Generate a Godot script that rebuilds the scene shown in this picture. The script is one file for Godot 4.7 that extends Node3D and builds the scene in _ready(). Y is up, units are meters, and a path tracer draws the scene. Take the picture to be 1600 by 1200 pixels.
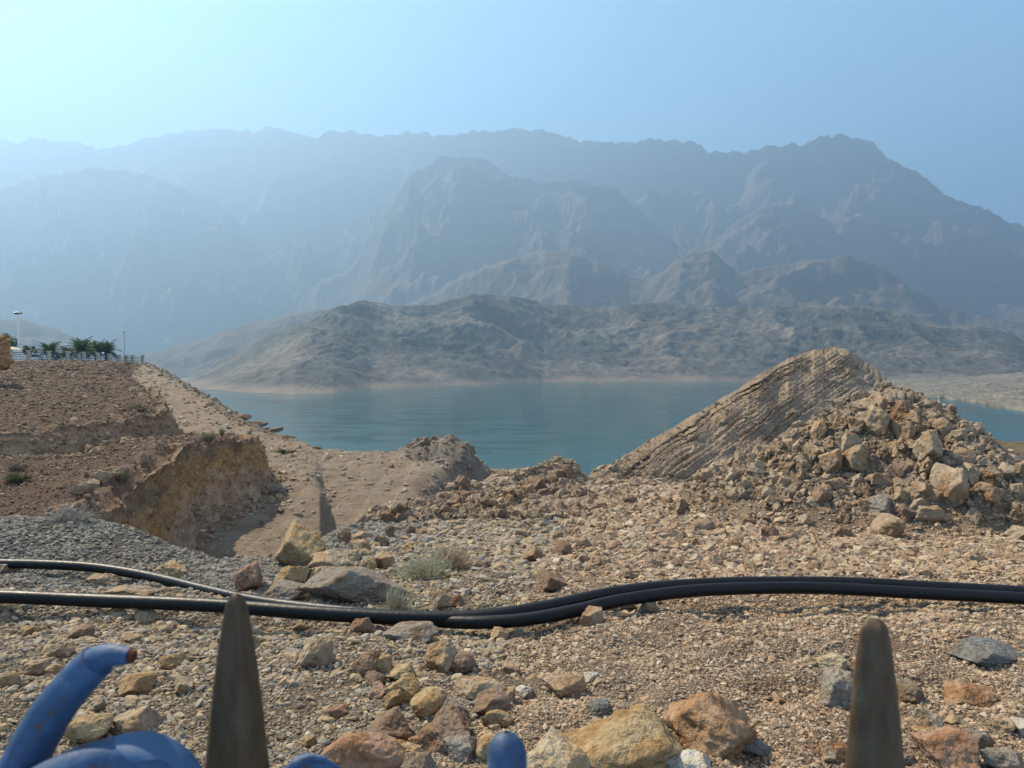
extends Node3D
# A reservoir among hazy desert mountains, seen over a broken wrought-iron fence.
# World: x right, y up, the camera looks along -z. "d" below is the distance ahead (-z).

const EYE := 1.65          # camera height above the ground it stands on
const LAKE := -31.35       # level of the water
const F := 1200.0          # lens, in pixels of a 1600 wide picture
const PITCH := 0.0292      # camera looks slightly down

var rng := RandomNumberGenerator.new()
var cam_basis := Basis()
var noise := FastNoiseLite.new()
var ridged := FastNoiseLite.new()
var cells := FastNoiseLite.new()
var used := {}
var M := {}

# ---------------------------------------------------------------- small helpers
func nm(called: String) -> String:
	if not used.has(called):
		used[called] = 0
		return called
	used[called] += 1
	return "%s_%03d" % [called, used[called]]

func tag(o: Node, label: String, category := "", group := "", kind := "") -> void:
	if label: o.set_meta("label", label)
	if category: o.set_meta("category", category)
	if group: o.set_meta("group", group)
	if kind: o.set_meta("kind", kind)

func top(called: String, mesh: Mesh, mat: Material, label: String, category: String, kind := "", group := "") -> MeshInstance3D:
	var o := MeshInstance3D.new()
	o.name = nm(called)
	o.mesh = mesh
	o.material_override = mat
	add_child(o, true)
	tag(o, label, category, group, kind)
	return o

func thing(called: String, at: Vector3, label: String, category: String, group := "") -> Node3D:
	var o := Node3D.new()
	o.name = nm(called)
	o.position = at
	add_child(o, true)
	tag(o, label, category, group)
	return o

func part(called: String, mesh: Mesh, mat: Material, parent: Node, at := Vector3.ZERO) -> MeshInstance3D:
	var o := MeshInstance3D.new()
	var n := called
	var k := 0
	while parent.has_node(NodePath(n)):
		k += 1
		n = "%s_%03d" % [called, k]
	o.name = n
	o.mesh = mesh
	o.material_override = mat
	o.position = at
	parent.add_child(o, true)
	return o

func lin(r: float, g: float, b: float) -> Color:
	return Color(r, g, b).linear_to_srgb()

func tab(t: Array, x: float) -> float:              # piecewise linear table of [x, y]
	if x <= t[0][0]: return t[0][1]
	for i in range(1, t.size()):
		if x < t[i][0]:
			var k: float = (x - t[i - 1][0]) / (t[i][0] - t[i - 1][0])
			return lerpf(t[i - 1][1], t[i][1], k)
	return t[-1][1]

func stab(t: Array, x: float) -> float:             # the same, eased between the points
	if x <= t[0][0]: return t[0][1]
	for i in range(1, t.size()):
		if x < t[i][0]:
			var k: float = (x - t[i - 1][0]) / (t[i][0] - t[i - 1][0])
			return lerpf(t[i - 1][1], t[i][1], k * k * (3.0 - 2.0 * k))
	return t[-1][1]

func at_px(px: float, py: float, d: float) -> Vector3:   # where a sight line of the photograph is d metres ahead
	var v := cam_basis * Vector3((px - 800.0) / F, (600.0 - py) / F, -1.0)
	v *= d / -v.z
	return v + Vector3(0, EYE, 0)

func plan(px: float, d: float) -> Vector2:
	return Vector2((px - 800.0) / F * d, d)

# ---------------------------------------------------------------- meshes
func arrays_mesh(v: PackedVector3Array, n: PackedVector3Array, idx: PackedInt32Array, col := PackedColorArray()) -> ArrayMesh:
	var a := []
	a.resize(Mesh.ARRAY_MAX)
	a[Mesh.ARRAY_VERTEX] = v
	if n.size(): a[Mesh.ARRAY_NORMAL] = n
	if col.size(): a[Mesh.ARRAY_COLOR] = col
	a[Mesh.ARRAY_INDEX] = idx
	var m := ArrayMesh.new()
	m.add_surface_from_arrays(Mesh.PRIMITIVE_TRIANGLES, a)
	return m

func grid_mesh(v: PackedVector3Array, nx: int, ny: int, col := PackedColorArray(), up := true) -> ArrayMesh:
	var n := PackedVector3Array()
	n.resize(v.size())
	var idx := PackedInt32Array()
	idx.resize((nx - 1) * (ny - 1) * 6)
	var k := 0
	for j in ny:
		var j0 := maxi(j - 1, 0) * nx
		var j1 := mini(j + 1, ny - 1) * nx
		var r := j * nx
		for i in nx:
			var q := (v[r + mini(i + 1, nx - 1)] - v[r + maxi(i - 1, 0)]).cross(v[j1 + i] - v[j0 + i]).normalized()
			if up and q.y < 0.0: q = -q
			n[r + i] = q
	for j in ny - 1:
		for i in nx - 1:
			var a := j * nx + i
			var f := (v[a + 1] - v[a]).cross(v[a + nx] - v[a])
			if f.dot(n[a] + n[a + nx + 1]) < 0.0:
				idx[k] = a; idx[k + 1] = a + 1; idx[k + 2] = a + nx
				idx[k + 3] = a + 1; idx[k + 4] = a + nx + 1; idx[k + 5] = a + nx
			else:
				idx[k] = a; idx[k + 1] = a + nx; idx[k + 2] = a + 1
				idx[k + 3] = a + 1; idx[k + 4] = a + nx; idx[k + 5] = a + nx + 1
			k += 6
	return arrays_mesh(v, n, idx, col)

var ico_cache := {}
func ico(level: int) -> Array:
	if ico_cache.has(level): return ico_cache[level]
	var v := PackedVector3Array()
	var f := PackedInt32Array()
	if level == 0:
		var t := (1.0 + sqrt(5.0)) / 2.0
		for p in [[-1, t, 0], [1, t, 0], [-1, -t, 0], [1, -t, 0], [0, -1, t], [0, 1, t], [0, -1, -t], [0, 1, -t], [t, 0, -1], [t, 0, 1], [-t, 0, -1], [-t, 0, 1]]:
			v.append(Vector3(p[0], p[1], p[2]).normalized())
		f = PackedInt32Array([0, 11, 5, 0, 5, 1, 0, 1, 7, 0, 7, 10, 0, 10, 11, 1, 5, 9, 5, 11, 4, 11, 10, 2, 10, 7, 6, 7, 1, 8, 3, 9, 4, 3, 4, 2, 3, 2, 6, 3, 6, 8, 3, 8, 9, 4, 9, 5, 2, 4, 11, 6, 2, 10, 8, 6, 7, 9, 8, 1])
	else:
		var b := ico(level - 1)
		v = b[0].duplicate()
		var of: PackedInt32Array = b[1]
		var mid := {}
		for i in range(0, of.size(), 3):
			var m := [0, 0, 0]
			for e in 3:
				var p := of[i + e]
				var q := of[i + (e + 1) % 3]
				var key := mini(p, q) * 100000 + maxi(p, q)
				if not mid.has(key):
					mid[key] = v.size()
					v.append((v[p] + v[q]).normalized())
				m[e] = mid[key]
			f.append_array([of[i], m[0], m[2], of[i + 1], m[1], m[0], of[i + 2], m[2], m[1], m[0], m[1], m[2]])
	ico_cache[level] = [v, f]
	return ico_cache[level]

func smooth_mesh(v: PackedVector3Array, f: PackedInt32Array, col := PackedColorArray()) -> ArrayMesh:
	var n := PackedVector3Array()
	n.resize(v.size())
	for i in range(0, f.size(), 3):
		var q := (v[f[i + 1]] - v[f[i]]).cross(v[f[i + 2]] - v[f[i]])
		n[f[i]] += q; n[f[i + 1]] += q; n[f[i + 2]] += q
	var idx := PackedInt32Array()
	idx.resize(f.size())
	for i in v.size():
		n[i] = n[i].normalized()
		if n[i].dot(v[i]) < -0.2 * v[i].length(): n[i] = -n[i]
	for i in range(0, f.size(), 3):
		idx[i] = f[i]; idx[i + 1] = f[i + 2]; idx[i + 2] = f[i + 1]
	return arrays_mesh(v, n, idx, col)

# A broken stone: a ball cut by planes, its edges a little worn, its faces rough. About 1 m in radius.
func rock(s: int, level: int, planes: int, sharp: float, rough: float, flat := 1.0, frac := 0.0, faceted := false) -> ArrayMesh:
	var r := RandomNumberGenerator.new()
	r.seed = s
	var pn := PackedVector3Array()
	var pd := PackedFloat32Array()
	for i in planes:
		var y := 1.0 - 2.0 * (i + 0.5) / planes + r.randf_range(-0.15, 0.15)
		y = clampf(y, -1, 1)
		var a := i * 2.39996 + r.randf_range(-0.5, 0.5)
		var h := sqrt(1.0 - y * y)
		pn.append(Vector3(cos(a) * h, y, sin(a) * h))
		pd.append(r.randf_range(0.62, 1.0))
	noise.seed = s
	ridged.seed = s + 7
	cells.seed = s + 3
	var base := ico(level)
	var v := PackedVector3Array()
	v.resize(base[0].size())
	var off := r.randf() * 100.0
	for i in v.size():
		var q: Vector3 = base[0][i]
		var sum := 0.0
		for k in planes:
			var c := q.dot(pn[k]) / pd[k]
			if c > 0.3: sum += pow(c, sharp)
		var rad := minf(pow(maxf(sum, 1e-6), -1.0 / sharp), 1.5)
		var p := q * rad
		var s3 := (p + Vector3.ONE * off) * 1.3
		rad *= 1.0 + rough * (noise.get_noise_3dv(s3 * 1.0) * 1.2 + ridged.get_noise_3dv(s3 * 2.2) * 0.55 + noise.get_noise_3dv(s3 * 6.0) * 0.35)
		if frac > 0.0:
			var w := s3 + Vector3.ONE * 0.25 * noise.get_noise_3dv(s3 * 1.6)
			rad *= 1.0 + frac * (cells.get_noise_3dv(w * 1.1) + 0.5 * cells.get_noise_3dv(w * 2.7 + Vector3.ONE * 40.0))
		p = q * rad
		p.y *= flat
		v[i] = p
	if faceted:
		var bf: PackedInt32Array = base[1]
		var fi := PackedInt32Array()
		for i in range(0, bf.size(), 3):
			fi.append_array([bf[i], bf[i + 2], bf[i + 1]])
		return arrays_mesh(v, PackedVector3Array(), fi)
	return smooth_mesh(v, base[1])

func tube(path: PackedVector3Array, rad: PackedFloat32Array, sides := 14, cap := true) -> ArrayMesh:
	var v := PackedVector3Array()
	var n := PackedVector3Array()
	var idx := PackedInt32Array()
	var m := path.size()
	var side := Vector3.UP
	for i in m:
		var t := (path[mini(i + 1, m - 1)] - path[maxi(i - 1, 0)]).normalized()
		var a := (side - t * side.dot(t))
		if a.length() < 0.05: a = Vector3.RIGHT - t * t.x
		a = a.normalized()
		side = a
		var b := t.cross(a)
		for k in sides:
			var w := TAU * k / sides
			var dir := a * cos(w) + b * sin(w)
			v.append(path[i] + dir * rad[i])
			n.append(dir)
	for i in m - 1:
		for k in sides:
			var k1 := (k + 1) % sides
			var p := i * sides
			idx.append_array([p + k, p + sides + k, p + k1, p + k1, p + sides + k, p + sides + k1])
	if cap:
		for e in [0, m - 1]:
			var c := v.size()
			var t := (path[mini(e + 1, m - 1)] - path[maxi(e - 1, 0)]).normalized() * (-1.0 if e == 0 else 1.0)
			v.append(path[e]); n.append(t)
			for k in sides:
				v.append(v[e * sides + k]); n.append(t)
			for k in sides:
				var k1 := (k + 1) % sides
				if e == 0: idx.append_array([c, c + 1 + k, c + 1 + k1])
				else: idx.append_array([c, c + 1 + k1, c + 1 + k])
	return arrays_mesh(v, n, idx)

func spline(pts: Array, per := 12) -> PackedVector3Array:
	var o := PackedVector3Array()
	var n := pts.size()
	for i in n - 1:
		var a: Vector3 = pts[maxi(i - 1, 0)]
		var b: Vector3 = pts[i]
		var c: Vector3 = pts[i + 1]
		var e: Vector3 = pts[mini(i + 2, n - 1)]
		for k in per:
			o.append(b.cubic_interpolate(c, a, e, float(k) / per))
	o.append(pts[-1])
	return o

func same(x: float, n: int) -> PackedFloat32Array:
	var a := PackedFloat32Array()
	a.resize(n)
	a.fill(x)
	return a

func box(size: Vector3) -> BoxMesh:
	var b := BoxMesh.new()
	b.size = size
	return b

# ---------------------------------------------------------------- materials
func noise_tex(freq: float, s: int, ramp: Array, octaves := 5, size := 512, type := FastNoiseLite.TYPE_SIMPLEX_SMOOTH, fractal := FastNoiseLite.FRACTAL_FBM) -> NoiseTexture2D:
	var f := FastNoiseLite.new()
	f.noise_type = type
	f.seed = s
	f.frequency = freq
	f.fractal_type = fractal
	f.fractal_octaves = octaves
	f.fractal_gain = 0.6
	var t := NoiseTexture2D.new()
	t.width = size
	t.height = size
	t.seamless = true
	t.seamless_blend_skirt = 0.2
	t.noise = f
	if ramp.size():
		var g := Gradient.new()
		var o := PackedFloat32Array()
		var c := PackedColorArray()
		for e in ramp:
			o.append(e[0])
			c.append(e[1])
		g.offsets = o
		g.colors = c
		t.color_ramp = g
	return t

func earth_mat(called: String, col: Color, fine_tex: Texture2D, coarse_tex: Texture2D, bump: Texture2D, fine: float, coarse: float, bump_cm: float, world := true, vertex := false, rough := 0.95) -> StandardMaterial3D:
	var m := StandardMaterial3D.new()
	m.resource_name = called
	m.albedo_color = col
	m.vertex_color_use_as_albedo = vertex
	m.roughness = rough
	m.metallic_specular = 0.25
	m.uv1_triplanar = true
	m.uv1_world_triplanar = world
	m.uv1_scale = Vector3.ONE * fine
	m.albedo_texture = fine_tex
	if coarse_tex:
		m.detail_enabled = true
		m.detail_blend_mode = BaseMaterial3D.BLEND_MODE_MUL
		m.detail_uv_layer = BaseMaterial3D.DETAIL_UV_2
		m.detail_albedo = coarse_tex
		m.uv2_triplanar = true
		m.uv2_world_triplanar = world
		m.uv2_scale = Vector3.ONE * coarse
	if bump:
		m.heightmap_enabled = true
		m.heightmap_texture = bump
		m.heightmap_scale = bump_cm
	return m

func flat_mat(called: String, col: Color, rough := 0.6, spec := 0.4, metal := 0.0) -> StandardMaterial3D:
	var m := StandardMaterial3D.new()
	m.resource_name = called
	m.albedo_color = col
	m.roughness = rough
	m.metallic_specular = spec
	m.metallic = metal
	return m

func g(x: float) -> Color:
	return Color(x, x, x)

func make_materials() -> void:
	var grain := noise_tex(0.02, 3, [[0.0, g(0.62)], [0.35, g(0.86)], [0.6, g(0.95)], [1.0, Color(1, 0.99, 0.97)]])
	var sand := noise_tex(0.07, 63, [[0.0, g(0.42)], [0.35, g(0.74)], [0.55, g(0.92)], [1.0, Color(1, 0.98, 0.95)]], 5, 1024)
	var sand_relief := noise_tex(0.035, 64, [], 6, 1024)
	var blotch := noise_tex(0.008, 5, [[0.0, Color(0.74, 0.72, 0.70)], [0.45, Color(0.9, 0.89, 0.88)], [1.0, Color(1, 1, 1)]], 4)
	var relief := noise_tex(0.012, 8, [], 6)
	var crack := noise_tex(0.01, 11, [[0.0, g(0.0)], [0.12, g(0.55)], [0.5, g(0.8)], [1.0, g(1.0)]], 3, 512, FastNoiseLite.TYPE_CELLULAR, FastNoiseLite.FRACTAL_FBM)
	var patina := noise_tex(0.006, 21, [[0.0, Color(0.72, 0.62, 0.52)], [0.38, Color(0.95, 0.87, 0.78)], [0.52, Color(1, 1, 1)], [0.68, Color(0.96, 0.95, 0.93)], [1.0, Color(0.80, 0.78, 0.75)]], 4)
	M.relief = relief
	M.grain = grain
	M.ground = earth_mat("earth", Color.WHITE, sand, blotch, sand_relief, 0.9, 0.23, 9.0, true, true)
	M.cliff = earth_mat("cut earth", Color.WHITE, grain, blotch, relief, 0.8, 0.2, 14.0, true, true)
	M.strata = earth_mat("bedded rock", Color.WHITE, grain, blotch, relief, 0.6, 0.1, 12.0, true, true)
	M.mountain = earth_mat("mountain rock", Color.WHITE, grain, blotch, relief, 0.011, 0.0016, 500.0, true, true)
	M.hill = earth_mat("hill rock", Color.WHITE, grain, blotch, relief, 0.03, 0.004, 160.0, true, true)
	M.gravel = earth_mat("gravel", lin(1.0, 0.985, 0.94), grain, null, null, 0.6, 1.0, 0.0, false, true, 0.9)
	# stones: a few tones
	var tones := {
		"tan": [0.365, 0.29, 0.21], "yellow": [0.37, 0.29, 0.175], "ochre": [0.32, 0.235, 0.14], "orange": [0.36, 0.25, 0.165], "pink": [0.345, 0.23, 0.165],
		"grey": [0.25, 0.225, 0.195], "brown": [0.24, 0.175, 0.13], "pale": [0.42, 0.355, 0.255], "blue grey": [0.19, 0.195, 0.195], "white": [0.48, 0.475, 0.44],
		"buff": [0.33, 0.255, 0.185], "rust": [0.25, 0.16, 0.11]}
	for k in tones:
		var c: Array = tones[k]
		M["stone " + k] = earth_mat(k + " stone", lin(c[0], c[1], c[2]), grain, patina, relief, 2.6, 1.1, 2.5, true, false, 0.92)
		M["block " + k] = earth_mat(k + " block", lin(c[0], c[1], c[2]), grain, patina, crack, 0.9, 0.35, 7.0, true, false, 0.93)

# ---------------------------------------------------------------- the ground
var EDGE := PackedVector2Array()       # rim of the slope we stand on
var LAND := PackedVector2Array()       # the excavated land on the left
var TIER := PackedVector2Array()       # lower tier of the left hill, with the big cut
var HILL := PackedVector2Array()       # upper tier
const BASE := [[0.0, -1.62], [3.0, -1.62], [4.0, -1.66], [5.0, -1.75], [6.0, -1.86], [7.0, -1.99], [9.0, -2.3], [12.0, -2.8], [18.0, -3.55], [25.0, -4.1], [28.0, -4.45], [34.0, -6.2], [45.0, -11.0], [80.0, -28.0], [120.0, -45.0]]
const FLOOR := [[8.0, -5.6], [20.0, -6.2], [24.5, -5.85], [29.0, -5.2], [33.0, -4.9], [42.0, -4.8], [50.0, -4.9], [58.0, -4.5], [66.0, -3.7], [75.0, -2.35], [85.0, -1.4], [95.0, -0.9], [105.0, -0.4], [140.0, -0.4]]
const TIERH := [[14.0, -3.4], [18.0, -3.4], [23.0, -2.97], [26.0, -2.75], [29.0, -2.9], [36.0, -3.5], [45.0, -4.6]]
const HILLH := [[22.0, -2.5], [25.0, -2.2], [29.5, -2.0], [34.0, -1.6], [42.0, -1.15], [52.0, -0.6], [60.0, -0.15], [66.0, 0.0], [78.0, -0.2], [90.0, -0.2], [140.0, -0.3]]
const HEAP := [[3.6, 0.0], [4.4, 0.8], [5.5, 1.5], [6.6, 2.15], [7.4, 2.55], [8.1, 2.75], [8.5, 2.7], [8.95, 2.25], [9.6, 1.7], [10.2, 1.1], [10.9, 0.4], [11.6, 0.0]]

func outside(p: Vector2, poly: PackedVector2Array) -> float:      # distance to the rim, negative inside
	var best := 1e9
	var n := poly.size()
	for i in n:
		var q := Geometry2D.get_closest_point_to_segment(p, poly[i], poly[(i + 1) % n])
		best = minf(best, p.distance_squared_to(q))
	best = sqrt(best)
	return -best if Geometry2D.is_point_in_polygon(p, poly) else best

func bump(p: Vector2, c: Vector2, r: float) -> float:
	var k := p.distance_squared_to(c) / (r * r)
	return 0.0 if k >= 1.0 else (1.0 - k) * (1.0 - k)

func heap_h(x: float, d: float) -> float:
	var h := tab(HEAP, x - (16.5 - d) * 0.12)
	if h <= 0.0: return 0.0
	var w := 1.6 + 2.6 * h / 2.75
	var t := (16.5 - d) / w if d < 16.5 else (d - 16.5) / 2.6
	return h * clampf(1.0 - pow(clampf(t, 0, 1), 1.35), 0, 1)

const REG_GRAVEL := 0
const REG_GREY := 1
const REG_CHIPS := 2
const REG_TRACK := 3
const REG_HILL := 4
const REG_LAKE := 5
const REG_HEAP := 6
const REG_CUT := 7
const REG_SHORE := 8

# height (relative to the eye), region
func terrain(x: float, d: float) -> Vector2:
	var p := Vector2(x, d)
	var h := tab(BASE, d)
	var reg := REG_CHIPS if x > 0.1 * d - 0.5 else REG_GRAVEL
	h -= 0.11 * exp(-pow((d - 5.35) / 0.6, 2.0)) * smoothstep(0.7, -0.2, x)
	# the grey gravel bank on the left
	var bank := smoothstep(-2.6, -5.5, x) * smoothstep(6.6, 9.0, d)
	h += 0.42 * bank
	if x < -1.6 and d > 6.0 + 0.1 * absf(x): reg = REG_GREY
	h += 0.75 * bump(p, plan(872, 26.2), 1.5) + 0.35 * bump(p, plan(800, 24.5), 2.2) + 0.5 * bump(p, plan(722, 20.5), 1.6) + 0.25 * bump(p, plan(640, 17.6), 1.2)
	if d > 12.0 and x < 0.12 * d - 0.4 : reg = REG_HEAP if d > 15.5 else reg
	var hp := heap_h(x, d)
	if hp > 0.0:
		h += hp
		if hp > 0.3: reg = REG_HEAP
	if d < 6.5: return Vector2(h, reg)
	var o := outside(p, EDGE)
	if o < -1.5: return Vector2(h, reg)
	if o > 0.0:
		h -= o * 0.85
		if o > 0.6: reg = REG_LAKE
	# the land to the left
	var fl := tab(FLOOR, d)
	var px := 800.0 + F * x / d
	var line: float = tab([[20.0, 512.0], [28.0, 505.0], [38.0, 492.0], [46.0, 480.0]], d)
	var drop: float = tab([[20.0, 1.2], [28.0, 1.0], [38.0, 0.35], [46.0, 0.0]], d)
	fl -= drop * smoothstep(-0.12, 0.22, (px - line) * d / F)
	var lo := outside(p, LAND)
	var l := fl
	var lr := REG_TRACK
	# rough grey outcrop at the far end of the path
	var oc := bump(p, plan(672, 41.0), 2.4) * 0.9 + bump(p, plan(722, 40.0), 2.0) * 0.75
	if oc > 0.05:
		l += oc * 0.8
		lr = REG_SHORE
	if lo > 0.0:
		l -= minf(lo * 0.8, 60.0)
		if lo > 0.3: lr = REG_SHORE
	elif lo > -1.0 and d > 46.0: lr = REG_SHORE
	if x < -5.0 and lo < 3.0:
		var t := outside(p, TIER)
		var th := tab(TIERH, d)
		if t > -0.75: th -= (t + 0.75) * 2.8
		if th > l:
			l = th
			lr = REG_HILL
		var hh := tab(HILLH, d)
		t = outside(p, HILL)
		if t > -0.6: hh -= (t + 0.6) * 1.9
		if hh > l:
			l = hh
			lr = REG_HILL
	if l > h:
		h = l
		reg = lr
	return Vector2(maxf(h, -46.0), reg)

const NX := 620
const NY := 610
const U0 := -1.28
const U1 := 1.28
const RL0 := 0.0
const RL1 := 4.94
var gh := PackedFloat32Array()
var greg := PackedByteArray()

func ground_at(x: float, d: float) -> float:       # height in the world
	var u := (x / (d + 1.5) - U0) / (U1 - U0) * (NX - 1)
	var r := (log(maxf(d + 0.7, 1.0)) - RL0) / (RL1 - RL0) * (NY - 1)
	u = clampf(u, 0, NX - 1.001)
	r = clampf(r, 0, NY - 1.001)
	var i := int(u)
	var j := int(r)
	var a := j * NX + i
	return lerpf(lerpf(gh[a], gh[a + 1], u - i), lerpf(gh[a + NX], gh[a + NX + 1], u - i), r - j)

func region_at(x: float, d: float) -> int:
	var u := clampi(roundi((x / (d + 1.5) - U0) / (U1 - U0) * (NX - 1)), 0, NX - 1)
	var r := clampi(roundi((log(maxf(d + 0.7, 1.0)) - RL0) / (RL1 - RL0) * (NY - 1)), 0, NY - 1)
	return greg[r * NX + u]

func hit(px: float, py: float) -> Vector3:         # where a sight line meets the ground
	var v := cam_basis * Vector3((px - 800.0) / F, (600.0 - py) / F, -1.0)
	v /= -v.z
	var d := 1.6
	while d < 130.0:
		var y := v.y * d + EYE
		if y < ground_at(v.x * d, d):
			return Vector3(v.x * d, ground_at(v.x * d, d), -d)
		d *= 1.006
	return Vector3(v.x * 130.0, -100, -130)

func make_ground() -> void:
	EDGE = PackedVector2Array([Vector2(-60, 10.5), Vector2(-14, 10.3), Vector2(-7, 9.6), Vector2(-4.6, 9.2), Vector2(-3.2, 8.3), Vector2(-2.75, 8.6), Vector2(-2.75, 10.5), plan(520, 13), plan(585, 16.2), plan(680, 19), plan(735, 21.5), plan(768, 25), plan(845, 27.5), plan(905, 29), Vector2(30, 36), Vector2(80, 40), Vector2(80, -20), Vector2(-60, -20)])
	LAND = PackedVector2Array([Vector2(-200, 150), plan(225, 150), plan(230, 112), plan(240, 98), plan(280, 79), plan(340, 66), plan(400, 55), plan(480, 45), plan(560, 43), plan(640, 42.2), plan(728, 41.5), plan(733, 39.5), plan(690, 38), plan(640, 34), plan(640, 28), plan(620, 20), plan(520, 14), Vector2(-3, 8), Vector2(-200, 8)])
	TIER = PackedVector2Array([Vector2(-80, 14.5), Vector2(-12, 15.2), plan(60, 16), plan(180, 18), plan(262, 23), plan(292, 26), plan(332, 27.6), plan(372, 29), plan(402, 31), plan(392, 34), plan(330, 40), plan(268, 47), Vector2(-40, 60), Vector2(-80, 60)])
	HILL = PackedVector2Array([Vector2(-80, 21), plan(40, 24), plan(130, 25.5), plan(200, 28), plan(262, 30.5), plan(256, 34), plan(243, 40), plan(216, 48), plan(190, 56), plan(182, 70), plan(215, 96), plan(225, 112), plan(225, 150), Vector2(-200, 150), Vector2(-200, 21)])
	gh.resize(NX * NY)
	greg.resize(NX * NY)
	var v := PackedVector3Array()
	var col := PackedColorArray()
	v.resize(NX * NY)
	col.resize(NX * NY)
	var n1 := FastNoiseLite.new()
	n1.seed = 4
	n1.frequency = 1.0
	n1.fractal_octaves = 4
	var tint := {
		REG_GRAVEL: [0.32, 0.265, 0.20], REG_GREY: [0.225, 0.21, 0.185], REG_CHIPS: [0.43, 0.325, 0.235], REG_TRACK: [0.52, 0.42, 0.32], REG_HILL: [0.245, 0.17, 0.12],
		REG_LAKE: [0.27, 0.215, 0.16], REG_HEAP: [0.44, 0.345, 0.255], REG_CUT: [0.3, 0.18, 0.08], REG_SHORE: [0.36, 0.315, 0.26]}
	var hs := PackedFloat32Array()
	hs.resize(NX * NY)
	for j in NY:
		var d := exp(RL0 + (RL1 - RL0) * j / (NY - 1)) - 0.7
		var half := j % 2 == 1 and j < NY - 1
		for i in NX:
			var x := (U0 + (U1 - U0) * i / (NX - 1)) * (d + 1.5)
			var a := j * NX + i
			if (i % 2 == 1 and i < NX - 1) or half:
				continue
			var t := terrain(x, d)
			hs[a] = t.x
			greg[a] = int(t.y)
	for j in NY:
		for i in NX:
			var a := j * NX + i
			var oi := i % 2 == 1 and i < NX - 1
			var oj := j % 2 == 1 and j < NY - 1
			if oi and not oj:
				hs[a] = (hs[a - 1] + hs[a + 1]) * 0.5
				greg[a] = greg[a - 1]
	for j in range(1, NY - 1, 2):
		for i in NX:
			var a := j * NX + i
			hs[a] = (hs[a - NX] + hs[a + NX]) * 0.5
			greg[a] = greg[a - NX]
	for j in NY:
		var d := exp(RL0 + (RL1 - RL0) * j / (NY - 1)) - 0.7
		for i in NX:
			var x := (U0 + (U1 - U0) * i / (NX - 1)) * (d + 1.5)
			var a := j * NX + i
			var reg := greg[a]
			var big := n1.get_noise_2d(x * 0.45, d * 0.45)
			var mid := n1.get_noise_2d(x * 2.3 + 40.0, d * 2.3)
			var h := hs[a]
			var w := n1.get_noise_2d(x * 0.12 + 9.0, d * 0.12)
			match reg:
				REG_HEAP: h += absf(mid) * 0.45 + big * 0.25 - 0.05
				REG_CHIPS: h += big * 0.08 + mid * 0.05
				REG_TRACK: h += w * 0.25 + big * 0.10 + mid * 0.03
				REG_HILL: h += big * 0.18 + mid * 0.07
				REG_SHORE: h += big * 0.30 + absf(mid) * 0.35
				_: h += big * 0.06 + mid * 0.04
			gh[a] = h + EYE
			v[a] = Vector3(x, h + EYE, -d)
			var c: Array = tint[reg]
			var k := 1.0 + 0.16 * big + 0.10 * w
			var rd := clampf(n1.get_noise_2d(x * 0.7 + 77.0, d * 0.7) * 1.6, -0.5, 1.0)
			col[a] = Color(c[0] * k * (1.0 + 0.05 * rd), c[1] * k * (1.0 - 0.05 * rd), c[2] * k * (1.0 - 0.12 * rd))
	# soften the borders between the tones
	for pass_ in 2:
		for j in range(1, NY - 1):
			for i in range(1, NX - 1):
				var a := j * NX + i
				col[a] = col[a] * 0.4 + (col[a - 1] + col[a + 1] + col[a - NX] + col[a + NX]) * 0.15
	top("ground", grid_mesh(v, NX, NY, col), M.ground, "stony tan ground sloping from the fence down past the pipes, with the dug track at left", "ground", "structure")

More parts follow.
